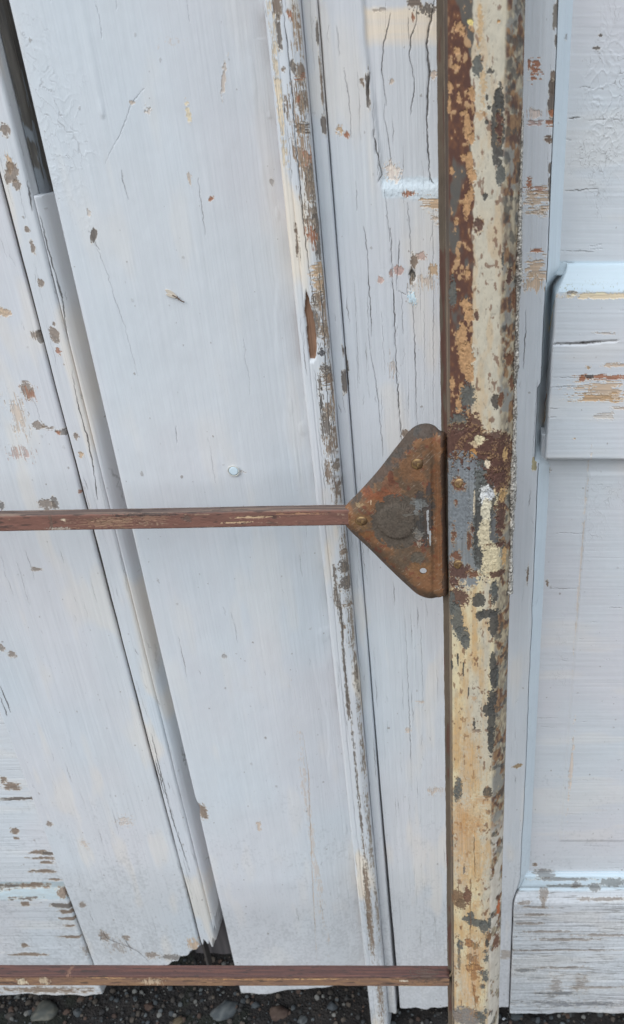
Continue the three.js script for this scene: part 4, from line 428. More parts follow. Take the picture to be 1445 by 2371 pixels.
  pm([[1060, 1385, 20, 20, RUST, 0.85], [1046, 1400, 8, 22, PRIMER, 0.8], [1108, 1388, 11, 12, DARKP, 1.15], [1058, 1435, 11, 30, PRIMER, 1.0], [1070, 1470, 13, 16, PRIMER, 1.0], [1078, 1485, 8, 13, PRIMER, 1.0], [1132, 1418, 22, 9, DARKP, 0.9], [1143, 1440, 10, 22, DARKP, 1.05], [1112, 1422, 8, 10, DARKP, 0.9], [1146, 1375, 7, 24, DARKP, 0.9], [1144, 1360, 9, 16, PRIMER, 0.8], [1142, 1545, 6, 28, DARKP, 1.05], [1146, 1565, 8, 20, DARKP, 1.05], [1152, 1570, 4, 20, PRIMER, 0.8], [1140, 1615, 9, 18, DARKP, 0.9], [1132, 1640, 10, 12, DARKP, 1.1], [1138, 1670, 7, 40, DARKP, 1.05], [1138, 1715, 6, 26, DARKP, 1.0], [1046, 1545, 3, 9, DARKP, 0.8], [1060, 1528, 2, 16, DARKP, 0.7, 'v'], [1073, 1553, 1.5, 16, DARKP, 0.8, 'v'], [1085, 1600, 1.5, 12, DARKP, 0.6, 'v'], [1098, 1673, 2.5, 12, DARKP, 0.7, 'v'], [1062, 1825, 7, 22, PRIMER, 1.05], [1058, 1838, 6, 16, PRIMER, 0.9], [1130, 1832, 8, 10, A(82, 74, 66), 1.1], [1105, 1690, 14, 6, TAUPE, 0.5, 'h'],
    [1100, 1510, 18, 12, OCHRE, 0.5, 'o', soft], [1065, 1610, 9, 9, ORANGE, 0.6, 'o', soft], [1098, 1615, 8, 10, ORANGE, 0.6, 'o', soft], [1085, 1880, 46, 34, OCHRE, 0.95, 'o', soft], [1075, 1950, 32, 60, ORANGE, 0.8, 'v', soft], [1100, 1910, 26, 30, ORANGE, 0.7, 'o', soft], [1070, 1900, 16, 40, ORANGE, 0.8, 'v', soft], [1095, 1990, 40, 60, OCHRE, 0.8, 'v', soft], [1090, 1780, 40, 80, OCHRE, 0.6, 'v', soft], [1075, 1700, 24, 60, OCHRE, 0.6, 'v', soft], [1110, 1850, 30, 14, ORANGE, 0.7, 'h', soft], [1106, 2090, 10, 13, ORANGE, 0.8, 'o', soft], [1075, 2030, 24, 30, OCHRE, 0.5, 'o', soft], [1060, 2080, 14, 16, A(110, 86, 66), 0.9], [1082, 2072, 8, 16, A(100, 70, 56), 1.0], [1068, 2095, 10, 10, A(104, 84, 66), 0.9], [1090, 2118, 7, 9, PRIMER, 1.0], [1082, 2126, 9, 6, PRIMER, 1.0], [1104, 2132, 16, 7, PRIMER, 1.0], [1122, 2142, 10, 14, PRIMER, 0.9], [1132, 2168, 6, 10, A(110, 80, 56), 0.9], [1134, 2135, 4, 16, PRIMER, 0.8], [1128, 2180, 4, 10, DARKP, 0.8], [1066, 2188, 6, 8, PRIMER, 1.0], [1063, 2215, 3, 34, PRIMER, 0.95, 'v'], [1086, 2182, 9, 9, A(112, 76, 56), 0.95], [1100, 2186, 7, 7, A(84, 84, 74), 0.95], [1088, 2215, 6, 9, A(96, 86, 80), 0.9], [1100, 2220, 6, 14, A(104, 88, 80), 0.95], [1090, 2238, 10, 9, A(108, 76, 56), 0.95], [1104, 2236, 12, 6, A(108, 74, 54), 0.95], [1098, 2255, 7, 9, A(106, 78, 60), 0.95], [1120, 2248, 9, 6, PRIMER, 0.9], [1124, 2262, 6, 9, PRIMER, 0.8], [1126, 2218, 6, 9, PRIMER, 0.7], [1124, 2200, 5, 5, PRIMER, 0.8], [1118, 2280, 5, 6, PRIMER, 0.8], [1098, 2290, 3, 14, A(120, 84, 60), 0.8], [1103, 2310, 5, 8, A(110, 80, 60), 0.8], [1082, 2352, 26, 16, A(112, 108, 108), 1.15], [1060, 2356, 10, 12, A(120, 110, 104), 0.9], [1108, 2345, 10, 8, PRIMER, 0.9], [1118, 2356, 7, 10, PRIMER, 0.8], [1125, 2340, 4, 10, PRIMER, 0.7], [1098, 2200, 26, 50, ORANGE, 0.7, 'v', soft], [1098, 2280, 20, 80, ORANGE, 0.75, 'v', soft], [1075, 2260, 30, 80, OCHRE, 0.6, 'v', soft], [1075, 2012, 2, 12, GREYWOOD, 0.8, 'v'], [1155, 2115, 6, 14, A(170, 96, 60), 0.9], [1150, 2190, 12, 18, RUST2, 0.7]], 1701);
  const pc = (w, ...q) => S.crack(q.map(([a, b]) => { const [x, y] = L(a, b); return [arcOfX(x - postX(y)), y]; }), w * 0.00022, 0.0004, A(104, 76, 56), 1790 + w);
  pc(2, [1098, 1935], [1099, 1990], [1101, 2030]); pc(2, [1091, 2030], [1089, 2100], [1090, 2170]); pc(2, [1094, 2270], [1100, 2310], [1106, 2360]);
  S.each((s, y, k) => { S.d[k] = (fbm(s * 260, y * 160, 1801, 3) - 0.5) * 0.0005; });
  const ny = 700, pos = [], uv = [], idx = [], ns = [];
  for (let i = 0; i <= NU; i++) { const a = pts[Math.max(0, i - 1)], b = pts[Math.min(NU, i + 1)], l = Math.hypot(b.x - a.x, b.y - a.y); ns.push([-(b.y - a.y) / l, (b.x - a.x) / l]); }
  const ylo = 0, yhi = 1.75, yv = []; for (let j = 0; j <= ny; j++) yv.push(ylo + (1.30 - ylo) * j / ny); for (let j = 1; j <= 20; j++) yv.push(1.30 + (yhi - 1.30) * j / 20);
  const th = 0.0018;
  for (const inner of [0, 1]) for (const y of yv) for (let i = 0; i <= NU; i++) { const s = i / NU * len, h = inner ? -th : S.depth(s, Math.min(y, 1.31)) + (i < 3 ? (fbm(y * 60, i, 1811, 3) - 0.5) * 0.0008 : 0); pos.push(postX(y) + pts[i].x + ns[i][0] * h, y, pts[i].y + ns[i][1] * h); uv.push(s / len, y / y1); }
  const row = NU + 1, rows = yv.length, off = row * rows;
  for (let j = 0; j + 1 < rows; j++) { for (let i = 0; i < NU; i++) { const a = j * row + i; idx.push(a, a + 1, a + row + 1, a, a + row + 1, a + row); const b = a + off; idx.push(b, b + row + 1, b + 1, b, b + row, b + row + 1); }
    for (const i of [0, NU]) { const a = j * row + i, b = a + off; if (i) idx.push(a, b, b + row, a, b + row, a + row); else idx.push(a, a + row, b + row, a, b + row, b); } }
  const g = new THREE.BufferGeometry(); g.setAttribute('position', new THREE.Float32BufferAttribute(pos, 3)); g.setAttribute('uv', new THREE.Float32BufferAttribute(uv, 2)); g.setIndex(idx); g.computeVertexNormals();
  const post = add('post', g, S.material('chipped_cream_paint_on_rust', { side: THREE.DoubleSide }), frame);

  // ---- crust of old mortar along the post's right edge
  { const a = L(1215, 250)[1], b = L(1185, 1392)[1], n = 900, m = 14, p = [], c = [], ix = [];
    for (let j = 0; j <= n; j++) { const y = lerp(b, a, j / n), end = Math.min(1, Math.min(j, n - j) / 4), big = 0.0004 + 0.0022 * fbm(y * 45, 3, 1821, 4) * (0.5 + sm(a, lerp(a, b, 0.4), y));
      for (let i = 0; i <= m; i++) { const t = i / m * Math.PI * 2, r = end * big * (0.55 + 0.9 * fbm(Math.cos(t) * 3 + y * 700, Math.sin(t) * 3 + 40 * vn(y * 210, 7, 5), 1823, 4)); p.push(postX(y) + 0.0272 + Math.cos(t) * r, y + (fbm(t * 2, y * 400, 1825, 2) - 0.5) * 0.001, 0.0050 + Math.sin(t) * r * 2.2); const v = fbm(y * 700, t * 3, 1827, 3), q = mix3(A(96, 92, 90), A(190, 186, 182), sm(0.3, 0.75, v)); c.push(...q); } }
    for (let j = 0; j < n; j++) for (let i = 0; i < m; i++) { const q = j * (m + 1) + i; ix.push(q, q + m + 1, q + 1, q + 1, q + m + 1, q + m + 2); }
    const gg = new THREE.BufferGeometry(); gg.setAttribute('position', new THREE.Float32BufferAttribute(p, 3)); gg.setAttribute('color', new THREE.Float32BufferAttribute(c, 3)); gg.setIndex(ix); gg.computeVertexNormals();
    const mm = new THREE.MeshStandardMaterial({ vertexColors: true, roughness: 0.95, side: THREE.DoubleSide }); mm.name = 'old_mortar'; add('mortar_crust', gg, mm, post).userData.label = 'grey crumbly mortar crust on the right edge'; }

  // ---- crossbars
  const barTex = (sd, cols) => { const B = new Surf(0, 0, 0.56, 0.06, 2048, 224);
    B.each((x, s, k) => { const n = fbm(x * 60, s * 300, sd, 5), f = fbm(x * 500, s * 900, sd + 3, 4), st = fbm(x * 25, s * 700, sd + 5, 4), top = sm(cols.edge + 0.0012, cols.edge - 0.0012, s + (f - 0.5) * 0.002);
      let c = mix3(cols.a, cols.b, sm(0.35, 0.7, n)); c = mix3(c, cols.worn, sm(cols.wt, cols.wt + 0.10, st * 0.5 + f * 0.3 + n * 0.2 + cols.low * sm(cols.edge + 0.004, cols.edge + 0.013, s)) * 0.85); c = mix3(c, mix3(cols.ta, cols.tb, sm(0.4, 0.7, st)), top); c = mix3(c, A(60, 50, 48), sm(0.66, 0.72, fbm(x * 90, s * 500, sd + 7, 4)) * 0.7);
      const v = 0.88 + 0.24 * f; B.c.set([c[0] * v, c[1] * v, c[2] * v], k * 3); B.f[k] = (f - 0.5) * 0.0003 + (n - 0.5) * 0.0003; B.r[k] = 0.72 + 0.2 * f; }); return B; };
  // section runs top face back -> front arris -> front face -> underside; xa..xb along the bar
  function bar([lt, la, lb], [rt, ra, rb], pxr, xa, xb, zf, endRound) { // pixel rows of the back edge, front arris and lower edge at the left border and the right end
    let lo = 0.004, hi = 0.03; for (let i = 0; i < 30; i++) { const m = (lo + hi) / 2; if (L(pxr, ra, zf)[1] < L(pxr, rt, zf - m)[1]) lo = m; else hi = m; }
    const dep = lo, p0 = L(0, lt, zf - dep), p1 = L(pxr, rt, zf - dep), hgt = (p0[1] - L(0, lb, zf)[1] + p1[1] - L(pxr, rb, zf)[1]) / 2, sl = (p1[1] - p0[1]) / (p1[0] - p0[0]), xs0 = -0.84, ya = p0[1] + sl * (xs0 - p0[0]), yb = p0[1] + sl * (xb - p0[0]);
    const r = 0.0014, sec = [[0, -dep]]; sec.push([0, -r]); for (let i = 1; i <= 5; i++) { const t = i / 6 * Math.PI / 2; sec.push([-r + r * Math.cos(t), -r + r * Math.sin(t)]); } sec.push([-r, 0], [-hgt + r, 0]); for (let i = 1; i <= 5; i++) { const t = i / 6 * Math.PI / 2; sec.push([-hgt + r - r * Math.sin(t), -r + r * Math.cos(t)]); } sec.push([-hgt, -r], [-hgt, -dep], [0, -dep]);
    const fine = []; for (let i = 0; i + 1 < sec.length; i++) { const n = Math.max(1, Math.round(Math.hypot(sec[i + 1][0] - sec[i][0], sec[i + 1][1] - sec[i][1]) / 0.0015)); for (let j = 0; j < n; j++) fine.push([lerp(sec[i][0], sec[i + 1][0], j / n), lerp(sec[i][1], sec[i + 1][1], j / n)]); } fine.push(sec[sec.length - 1]);
    const al = [0]; for (let i = 1; i < fine.length; i++) al.push(al[i - 1] + Math.hypot(fine[i][0] - fine[i - 1][0], fine[i][1] - fine[i - 1][1]));
    const n = 420, p = [], u = [], ix = [], m = fine.length;
    for (let j = 0; j <= n; j++) { const t = j / n, x = lerp(xs0, xb, t), yy = lerp(ya, yb, t) + (fbm(x * 6, 1, 1841, 3) - 0.5) * 0.0012, sh = endRound ? 1 - Math.pow(clamp((x - xb + 0.004) / 0.004, 0, 1), 3) * 0.25 : 1;
      for (let i = 0; i < m; i++) { const w = (fbm(x * 90, al[i] * 300, 1843, 3) - 0.5) * 0.0004; p.push(x, yy + (fine[i][0] + hgt / 2) * sh - hgt / 2 + w, zf + fine[i][1] + w); u.push((x - xa) / 0.56, al[i] / 0.06); } }
    for (let j = 0; j < n; j++) for (let i = 0; i + 1 < m; i++) { const q = j * m + i; ix.push(q, q + 1, q + m + 1, q, q + m + 1, q + m); }
    for (const [j, fl] of [[0, 1], [n, 0]]) { const c0 = p.length / 3; p.push(p[j * m * 3], lerp(ya, yb, j / n) - hgt / 2, zf - dep / 2); u.push(((j ? xb : xs0) - xa) / 0.56, 0.3); for (let i = 0; i + 1 < m; i++) { const a = j * m + i, b = a + 1; const s0 = p.length / 3; p.push(...p.slice(a * 3, a * 3 + 3), ...p.slice(b * 3, b * 3 + 3)); u.push(...u.slice(a * 2, a * 2 + 2), ...u.slice(b * 2, b * 2 + 2)); if (fl) ix.push(c0, s0 + 1, s0); else ix.push(c0, s0, s0 + 1); } }
    const g = new THREE.BufferGeometry(); g.setAttribute('position', new THREE.Float32BufferAttribute(p, 3)); g.setAttribute('uv', new THREE.Float32BufferAttribute(u, 2)); g.setIndex(ix); g.computeVertexNormals(); return g;
  }
  const U = { edge: 0.0100, a: A(116, 82, 73), b: A(106, 76, 68), worn: A(146, 124, 106), wt: 0.63, low: 0.03, ta: A(88, 74, 70), tb: A(124, 106, 96) };
  const B1 = barTex(1851, U);
  const bm = (B, xa, list, sd, s0) => list.forEach(([px, s, rx, rs, c, d, g, o], i) => { const x = L(px, s0)[0] - xa; B.worn({ x, y: s, rx: rx * LS(px, s0)[0], ry: rs, c, d, g, q: 1.6, rim: 0, a: 0.75, ...o }, sd + i * 5); });
  const x1a = -0.46, e1 = L(797, 1176, 0.008);
  bm(B1, x1a, [[250, 0.0150, 60, 0.004, A(150, 124, 104), 0.45, 'h', { a: 0.6 }], [230, 0.018, 80, 0.005, A(146, 116, 96), 0.42, 'h', { a: 0.6 }], [330, 0.014, 70, 0.004, A(142, 112, 94), 0.4, 'h', { a: 0.6 }], [330, 0.0105, 60, 0.0014, A(66, 58, 58), 0.75, 'h'], [100, 0.016, 3, 0.008, A(96, 78, 70), 0.8, 'v'], [115, 0.022, 26, 0.002, A(166, 156, 148), 0.55, 'o'], [130, 0.014, 6, 0.0012, A(206, 190, 170), 0.7, 'o'], [575, 0.015, 45, 0.0011, A(206, 178, 146), 0.62, 'h'], [540, 0.019, 40, 0.0010, A(196, 168, 138), 0.55, 'h'], [690, 0.0125, 60, 0.0012, A(170, 130, 104), 0.5, 'h'], [420, 0.0145, 12, 0.003, A(92, 78, 72), 0.6, 'o']], 1861, 1200);
  add('crossbar', bar([1183, 1196, 1231], [1169, 1181, 1218], 797, x1a, e1[0] + 0.004, 0.008, false), B1.material('rusty_red_bar'), frame).userData.label = 'upper crossbar, rusty red with scuffed cream streaks';
  const V = { edge: 0.0146, a: A(116, 90, 76), b: A(132, 102, 80), worn: A(164, 136, 110), wt: 0.62, low: -0.02, ta: A(80, 58, 56), tb: A(98, 68, 62) };
  const B2 = barTex(1871, V), e2 = L(1040, 2236, 0.010), x2a = -0.55;
  bm(B2, x2a, [[32, 0.021, 12, 0.0045, A(196, 184, 164), 0.75, 'v'], [85, 0.020, 12, 0.005, A(190, 172, 150), 0.7, 'v'], [340, 0.021, 30, 0.005, A(176, 156, 136), 0.5, 'v'], [145, 0.010, 8, 0.010, A(128, 98, 84), 0.5, 'v'], [930, 0.019, 10, 0.0016, A(214, 204, 190), 0.62, 'v'], [935, 0.027, 40, 0.0008, A(200, 180, 150), 0.6, 'h'], [720, 0.0165, 100, 0.0012, A(192, 154, 112), 0.5, 'h'], [240, 0.0150, 60, 0.0008, A(200, 160, 118), 0.55, 'h'], [980, 0.012, 40, 0.012, A(86, 72, 66), 0.4, 'h'], [560, 0.017, 120, 0.001, A(186, 140, 100), 0.4, 'h']], 1881, 2250);
  const lower = add('crossbar', bar([2234, 2259, 2283], [2236, 2261, 2284], 1040, x2a, e2[0], 0.012, true), B2.material('rusty_brown_bar'), frame); lower.userData.label = 'lower crossbar, dark brown above and orange rust in front';
  // tie of wire where the lower bar meets the post
  const wm = new THREE.MeshStandardMaterial({ color: new THREE.Color(...A(120, 104, 86)), roughness: 0.7 });
  const wpt = [[1036, 2262, 0.004], [1043, 2258, 0.010], [1048, 2248, 0.013], [1050, 2238, 0.012]].map(([a, b, z]) => new THREE.Vector3(...L(a, b, z), z));
  add('wire_tie', new THREE.TubeGeometry(new THREE.CatmullRomCurve3(wpt), 20, 0.0011, 8), wm, frame);

  // the other post of the frame, outside the picture to the left
  const other = post.clone(); other.position.x = -0.86; frame.add(other);

  // ---- pressed corner plate
  const zPl = 0.011, out = [[796, 1196], [796, 1182], [803, 1170], [816, 1157], [870, 1098], [920, 1034], [945, 1003], [960, 990], [978, 984], [994, 984], [1008, 990], [1017, 998], [1024, 1001], [1030, 1004], [1031, 1100], [1033, 1200], [1035, 1300], [1036, 1376], [1026, 1379], [1015, 1384], [1000, 1388], [984, 1386], [966, 1378], [940, 1356], [890, 1308], [850, 1268], [815, 1236], [801, 1220], [796, 1208]].map(([a, b]) => L(a, b, 0.006));
  const oc = new THREE.CatmullRomCurve3(out.map(([a, b]) => new THREE.Vector3(a, b, 0)), true, 'centripetal'), NO = 220, ring = oc.getSpacedPoints(NO).slice(0, NO), cen = L(935, 1195, 0.006);
  const G0 = L(780, 1400), G1 = L(1050, 970), P = new Surf(G0[0], G0[1], G1[0], G1[1], 640, 960);
  const foldX = (y) => { const a = L(1001, 1000, zPl), b = L(1003, 1380, zPl); return lerp(b[0], a[0], (y - b[1]) / (a[1] - b[1])); };
  const edgeD = (x, y) => { let d = 9; for (let i = 0; i < NO; i++) { const a = ring[i], b = ring[(i + 1) % NO], mx = (a.x + b.x) / 2; const dx = b.x - a.x, dy = b.y - a.y, t = clamp(((x - a.x) * dx + (y - a.y) * dy) / (dx * dx + dy * dy), 0, 1), q = Math.hypot(x - a.x - t * dx, y - a.y - t * dy); const w = mx > foldX(y) + 0.004 ? 3 : 1; if (q * w < d) d = q * w; } return d; };
  const disc = L(919, 1208, zPl), dr = 43 * LS(919, 1208)[0];
  const zOf = (x, y) => { const e = edgeD(x, y), R = 0.0125; let z = zPl - 0.0072 * (e < R ? Math.pow(1 - e / R, 2.2) : 0); const fx = (x - foldX(y)) * 1000; z -= 0.0016 * sm(-1.6, 0, fx) * sm(3.0, 0.8, fx) * sm(0.003, 0.012, e); z += 0.0012 * sm(1.5, 5, fx); const q = Math.hypot(x - disc[0], y - disc[1]); z += 0.0015 * sm(dr + 0.0005, dr - 0.0004, q); return z + (fbm(x * 90, y * 90, 1901, 3) - 0.5) * 0.0006; };
  P.each((x, y, k) => { const n = fbm(x * 90, y * 90, 1911, 5), f = fbm(x * 600, y * 600, 1913, 4), m = fbm(x * 45, y * 45, 1915, 3); let c = mix3(A(94, 74, 58), A(122, 86, 60), sm(0.36, 0.62, n)); c = mix3(c, A(92, 74, 60), sm(0.46, 0.62, m) * 0.55); c = mix3(c, A(126, 94, 68), sm(0.62, 0.72, fbm(x * 140, y * 140, 1917, 4)) * 0.6); c = mix3(c, A(104, 54, 42), sm(0.64, 0.7, fbm(x * 200, y * 200, 1919, 4)) * 0.6);
    const sc = sm(0.72, 0.75, fbm((x + y) * 160, (x - y) * 1300, 1921, 3)) * 0.35; c = mix3(c, A(176, 160, 146), sc); const v = 0.82 + 0.36 * f; P.c.set([c[0] * v, c[1] * v, c[2] * v], k * 3); P.f[k] = (f - 0.5) * 0.0003 + (n - 0.5) * 0.0004; P.r[k] = 0.55 + 0.35 * f; });
  const pk = (list, sd) => list.forEach(([px, py, rx, ry, c, d, g, o], i) => { const [x, y] = L(px, py, zPl), [sx, sy] = LS(px, py); P.worn({ x, y, rx: rx * sx, ry: ry * sy, c, d, g: g || 'o', s: 0.6, th: 0.00005, q: 0.8, rim: 0, ...o }, sd + i * 5); });
  pk([[880, 1100, 14, 90, A(78, 70, 66), 0.8, 'o', { t: -0.76, a: 0.8 }], [930, 1030, 14, 60, A(74, 68, 64), 0.85, 'o', { t: -0.70, a: 0.85 }], [985, 998, 34, 16, A(72, 68, 66), 1.0, 'o', { a: 0.85 }], [905, 1325, 12, 90, A(88, 76, 68), 0.7, 'o', { t: 0.8, a: 0.7 }], [835, 1258, 14, 40, A(84, 76, 70), 0.7, 'o', { t: 0.8, a: 0.7 }], [950, 1085, 44, 34, A(120, 86, 62), 0.7, 'o', { a: 0.6, soft: 0.3 }], [905, 1130, 22, 20, A(120, 80, 62), 0.8, 'o', { a: 0.6, soft: 0.3 }], [890, 1150, 50, 22, A(128, 72, 48), 0.7, 'o', { a: 0.6, soft: 0.3 }], [920, 1208, 43, 43, A(82, 74, 67), 1.35, 'o', { s: 0.1, a: 0.95 }], [940, 1290, 50, 30, A(90, 78, 66), 0.7, 'o', { a: 0.55, soft: 0.3 }], [985, 1190, 20, 60, A(62, 60, 60), 0.75, 'v', { a: 0.8 }], [970, 1165, 22, 14, A(110, 112, 112), 0.5, 'o', { a: 0.6 }], [966, 1180, 12, 30, A(120, 122, 124), 0.42, 'v', { a: 0.7 }], [968, 1235, 16, 24, A(126, 122, 118), 0.35, 'o', { a: 0.6 }], [991, 1215, 3, 44, A(160, 160, 164), 0.62, 'v'], [996, 1245, 2.4, 24, A(158, 160, 164), 0.75, 'v'], [970, 1260, 10, 12, A(150, 140, 130), 0.4, 'o', { a: 0.6 }], [975, 1315, 28, 26, A(124, 90, 60), 0.7, 'o', { a: 0.7, soft: 0.3 }], [968, 1290, 16, 14, A(84, 82, 76), 0.7, 'o', { a: 0.6 }], [836, 1205, 24, 22, A(118, 90, 60), 0.8, 'o', { a: 0.7, soft: 0.3 }], [850, 1240, 30, 16, A(124, 82, 48), 0.6, 'o', { a: 0.6, soft: 0.3 }], [905, 1107, 5, 12, A(96, 60, 46), 0.9], [858, 1165, 4, 12, A(196, 176, 152), 0.35, 'v', { a: 0.6 }], [830, 1170, 26, 10, A(150, 128, 98), 0.4, 'o', { a: 0.6 }], [1015, 1190, 14, 190, A(112, 72, 44), 0.7, 'v', { a: 0.6, soft: 0.3 }], [1028, 1200, 6, 200, A(74, 58, 50), 0.7, 'v', { a: 0.8 }], [960, 1190, 50, 5, A(120, 116, 110), 0.3, 'h', { a: 0.5 }]], 1931);
  const KR = 40, pp = [], uu = [], ii = [];
  const uvp = (x, y) => [(x - P.x0) / (P.x1 - P.x0), (y - P.y0) / (P.y1 - P.y0)];
  for (const back of [0, 1]) { for (let r = 0; r <= KR; r++) { const t = Math.pow(r / KR, 1.35); for (let i = 0; i < NO; i++) { const x = lerp(ring[i].x, cen[0], t), y = lerp(ring[i].y, cen[1], t); pp.push(x, y, zOf(x, y) - back * 0.0018); uu.push(...uvp(x, y)); } } }
  const o2 = (KR + 1) * NO; for (let r = 0; r < KR; r++) for (let i = 0; i < NO; i++) { const a = r * NO + i, b = r * NO + (i + 1) % NO, c = a + NO, d = b + NO; ii.push(a, c, b, b, c, d, a + o2, b + o2, c + o2, b + o2, d + o2, c + o2); }
  for (let i = 0; i < NO; i++) { const a = i, b = (i + 1) % NO; ii.push(a, b, a + o2, b, b + o2, a + o2); }
  let pg = new THREE.BufferGeometry(); pg.setAttribute('position', new THREE.Float32BufferAttribute(pp, 3)); pg.setAttribute('uv', new THREE.Float32BufferAttribute(uu, 2)); pg.setIndex(ii);
  { // wind faces outwards: the outline runs clockwise or not
    let area = 0; for (let i = 0; i < NO; i++) { const a = ring[i], b = ring[(i + 1) % NO]; area += a.x * b.y - b.x * a.y; } if (area > 0) { const x = pg.index.array; for (let i = 0; i < x.length; i += 3) { const t = x[i]; x[i] = x[i + 1]; x[i + 1] = t; } } }
  pg.computeVertexNormals();
  const hole = L(980, 1322, zPl), ev = new Evaluator(); ev.useGroups = false;
  const pm2 = P.material('pitted_brown_rust', { metalness: 0.15 });
  const drill = new Brush(new THREE.CylinderGeometry(0.0029, 0.0029, 0.03, 28).rotateX(Math.PI / 2).translate(hole[0], hole[1], zPl), pm2), body = new Brush(pg, pm2); drill.updateMatrixWorld(); body.updateMatrixWorld();
  const res = ev.evaluate(body, drill, SUBTRACTION);
  const plate = add('corner_plate', res.geometry, pm2, frame); plate.userData.label = 'brown rusted pressed triangular plate with a round boss and an empty hole';
  // rivets
  const rivet = (r, h) => { const g = new THREE.LatheGeometry([[0, h], [r * 0.55, h * 0.93], [r * 0.85, h * 0.62], [r, h * 0.2], [r, -0.002]].map(([a, b]) => new THREE.Vector2(a, b)).reverse(), 26).rotateX(Math.PI / 2); const p = g.attributes.position; for (let i = 0; i < p.count; i++) p.setZ(i, p.getZ(i) + (fbm(p.getX(i) * 500, p.getY(i) * 500, 1951, 2) - 0.5) * h * 0.5); g.computeVertexNormals(); return g; };
  const RT = new Surf(-0.006, -0.006, 0.006, 0.006, 96, 96); RT.each((x, y, k) => { const n = fbm(x * 400, y * 400, 1961, 4); RT.c.set(mix3(A(150, 122, 84), A(98, 76, 54), sm(0.35, 0.65, n)), k * 3); RT.f[k] = (n - 0.5) * 0.0004; RT.r[k] = 0.38 + 0.3 * n; });
  const rm = RT.material('worn_brassy_rivet', { metalness: 0.35 }), rm2 = rm.clone(); rm2.name = 'bright_worn_rivet'; rm2.color = new THREE.Color(1.35, 1.4, 1.5);
  for (const [px, py, r, sx, mt, par, z] of [[966, 1073, 14, 1, rm, plate, null], [837, 1205, 14, 0.85, rm, plate, null], [1064, 1118, 12.5, 1, rm2, post, 0.0168], [1062, 1306, 12, 1, rm, post, 0.0166]]) {
    const [x, y] = L(px, py, z ?? zPl), m = add('rivet', rivet(r * LS(px, py)[0], 0.0014), mt, par); m.position.set(x, y, z ?? zOf(x, y)); m.scale.y = sx; }
}

// ================================================================== STONES, GRAVEL, HUSK
function stoneGeo(rx, ry, rz, sd, det = 4) {
  let g = new THREE.IcosahedronGeometry(1, det); g.deleteAttribute('uv'); g.deleteAttribute('normal'); g = mergeVertices(g, 1e-4); const p = g.attributes.position, v = new THREE.Vector3(), cuts = []; let s = sd;
  for (let i = 0; i < 7; i++) cuts.push([new THREE.Vector3(hash(i, 1, s) - 0.5, hash(i, 2, s) - 0.5, hash(i, 3, s) - 0.5).normalize(), 0.62 + 0.28 * hash(i, 4, s)]);
  for (let i = 0; i < p.count; i++) { v.fromBufferAttribute(p, i); for (const [n, d] of cuts) { const q = v.dot(n); if (q > d) v.addScaledVector(n, (d - q) * 0.85); } const w = 1 + (fbm(v.x * 2 + v.z, v.y * 2 - v.z, sd, 4) - 0.5) * 0.35 + (fbm(v.x * 7 + v.z * 3, v.y * 7, sd + 3, 3) - 0.5) * 0.10; p.setXYZ(i, v.x * w * rx, v.y * w * ry, v.z * w * rz); }
  g.computeVertexNormals(); return g;
}
function onGround(px, py) { const r = ray(px, py); let t = -EYE.y / r.y; for (let i = 0; i < 4; i++) { const x = r.x * t, z = EYE.z + r.z * t; t = (groundY(x, z) - EYE.y) / r.y; } return [r.x * t, groundY(r.x * t, EYE.z + r.z * t), EYE.z + r.z * t]; }
function tint(g, c0, c1, sd) { const p = g.attributes.position, c = []; let R = 0; for (let i = 0; i < p.count; i++) R = Math.max(R, Math.abs(p.getX(i))); for (let i = 0; i < p.count; i++) { const a = p.getX(i) / R, b = p.getY(i) / R, d = p.getZ(i) / R, n = fbm(a * 3 + d * 2, b * 3 - d * 2.3, sd, 4), f = 0.8 + 0.4 * fbm(a * 14 + d * 9, b * 14 + d * 5, sd + 1, 3), q = mix3(c0, c1, sm(0.35, 0.65, n)).map((v) => v * 0.30); c.push(q[0] * f, q[1] * f, q[2] * f); } g.setAttribute('color', new THREE.Float32BufferAttribute(c, 3)); return g; }
const stoneM = new THREE.MeshStandardMaterial({ vertexColors: true, roughness: 0.85 }); stoneM.name = 'stone';
const GB = A(112, 120, 128), GB2 = A(150, 156, 160), RB = A(110, 86, 78), RB2 = A(134, 112, 102), BR = A(120, 100, 84);
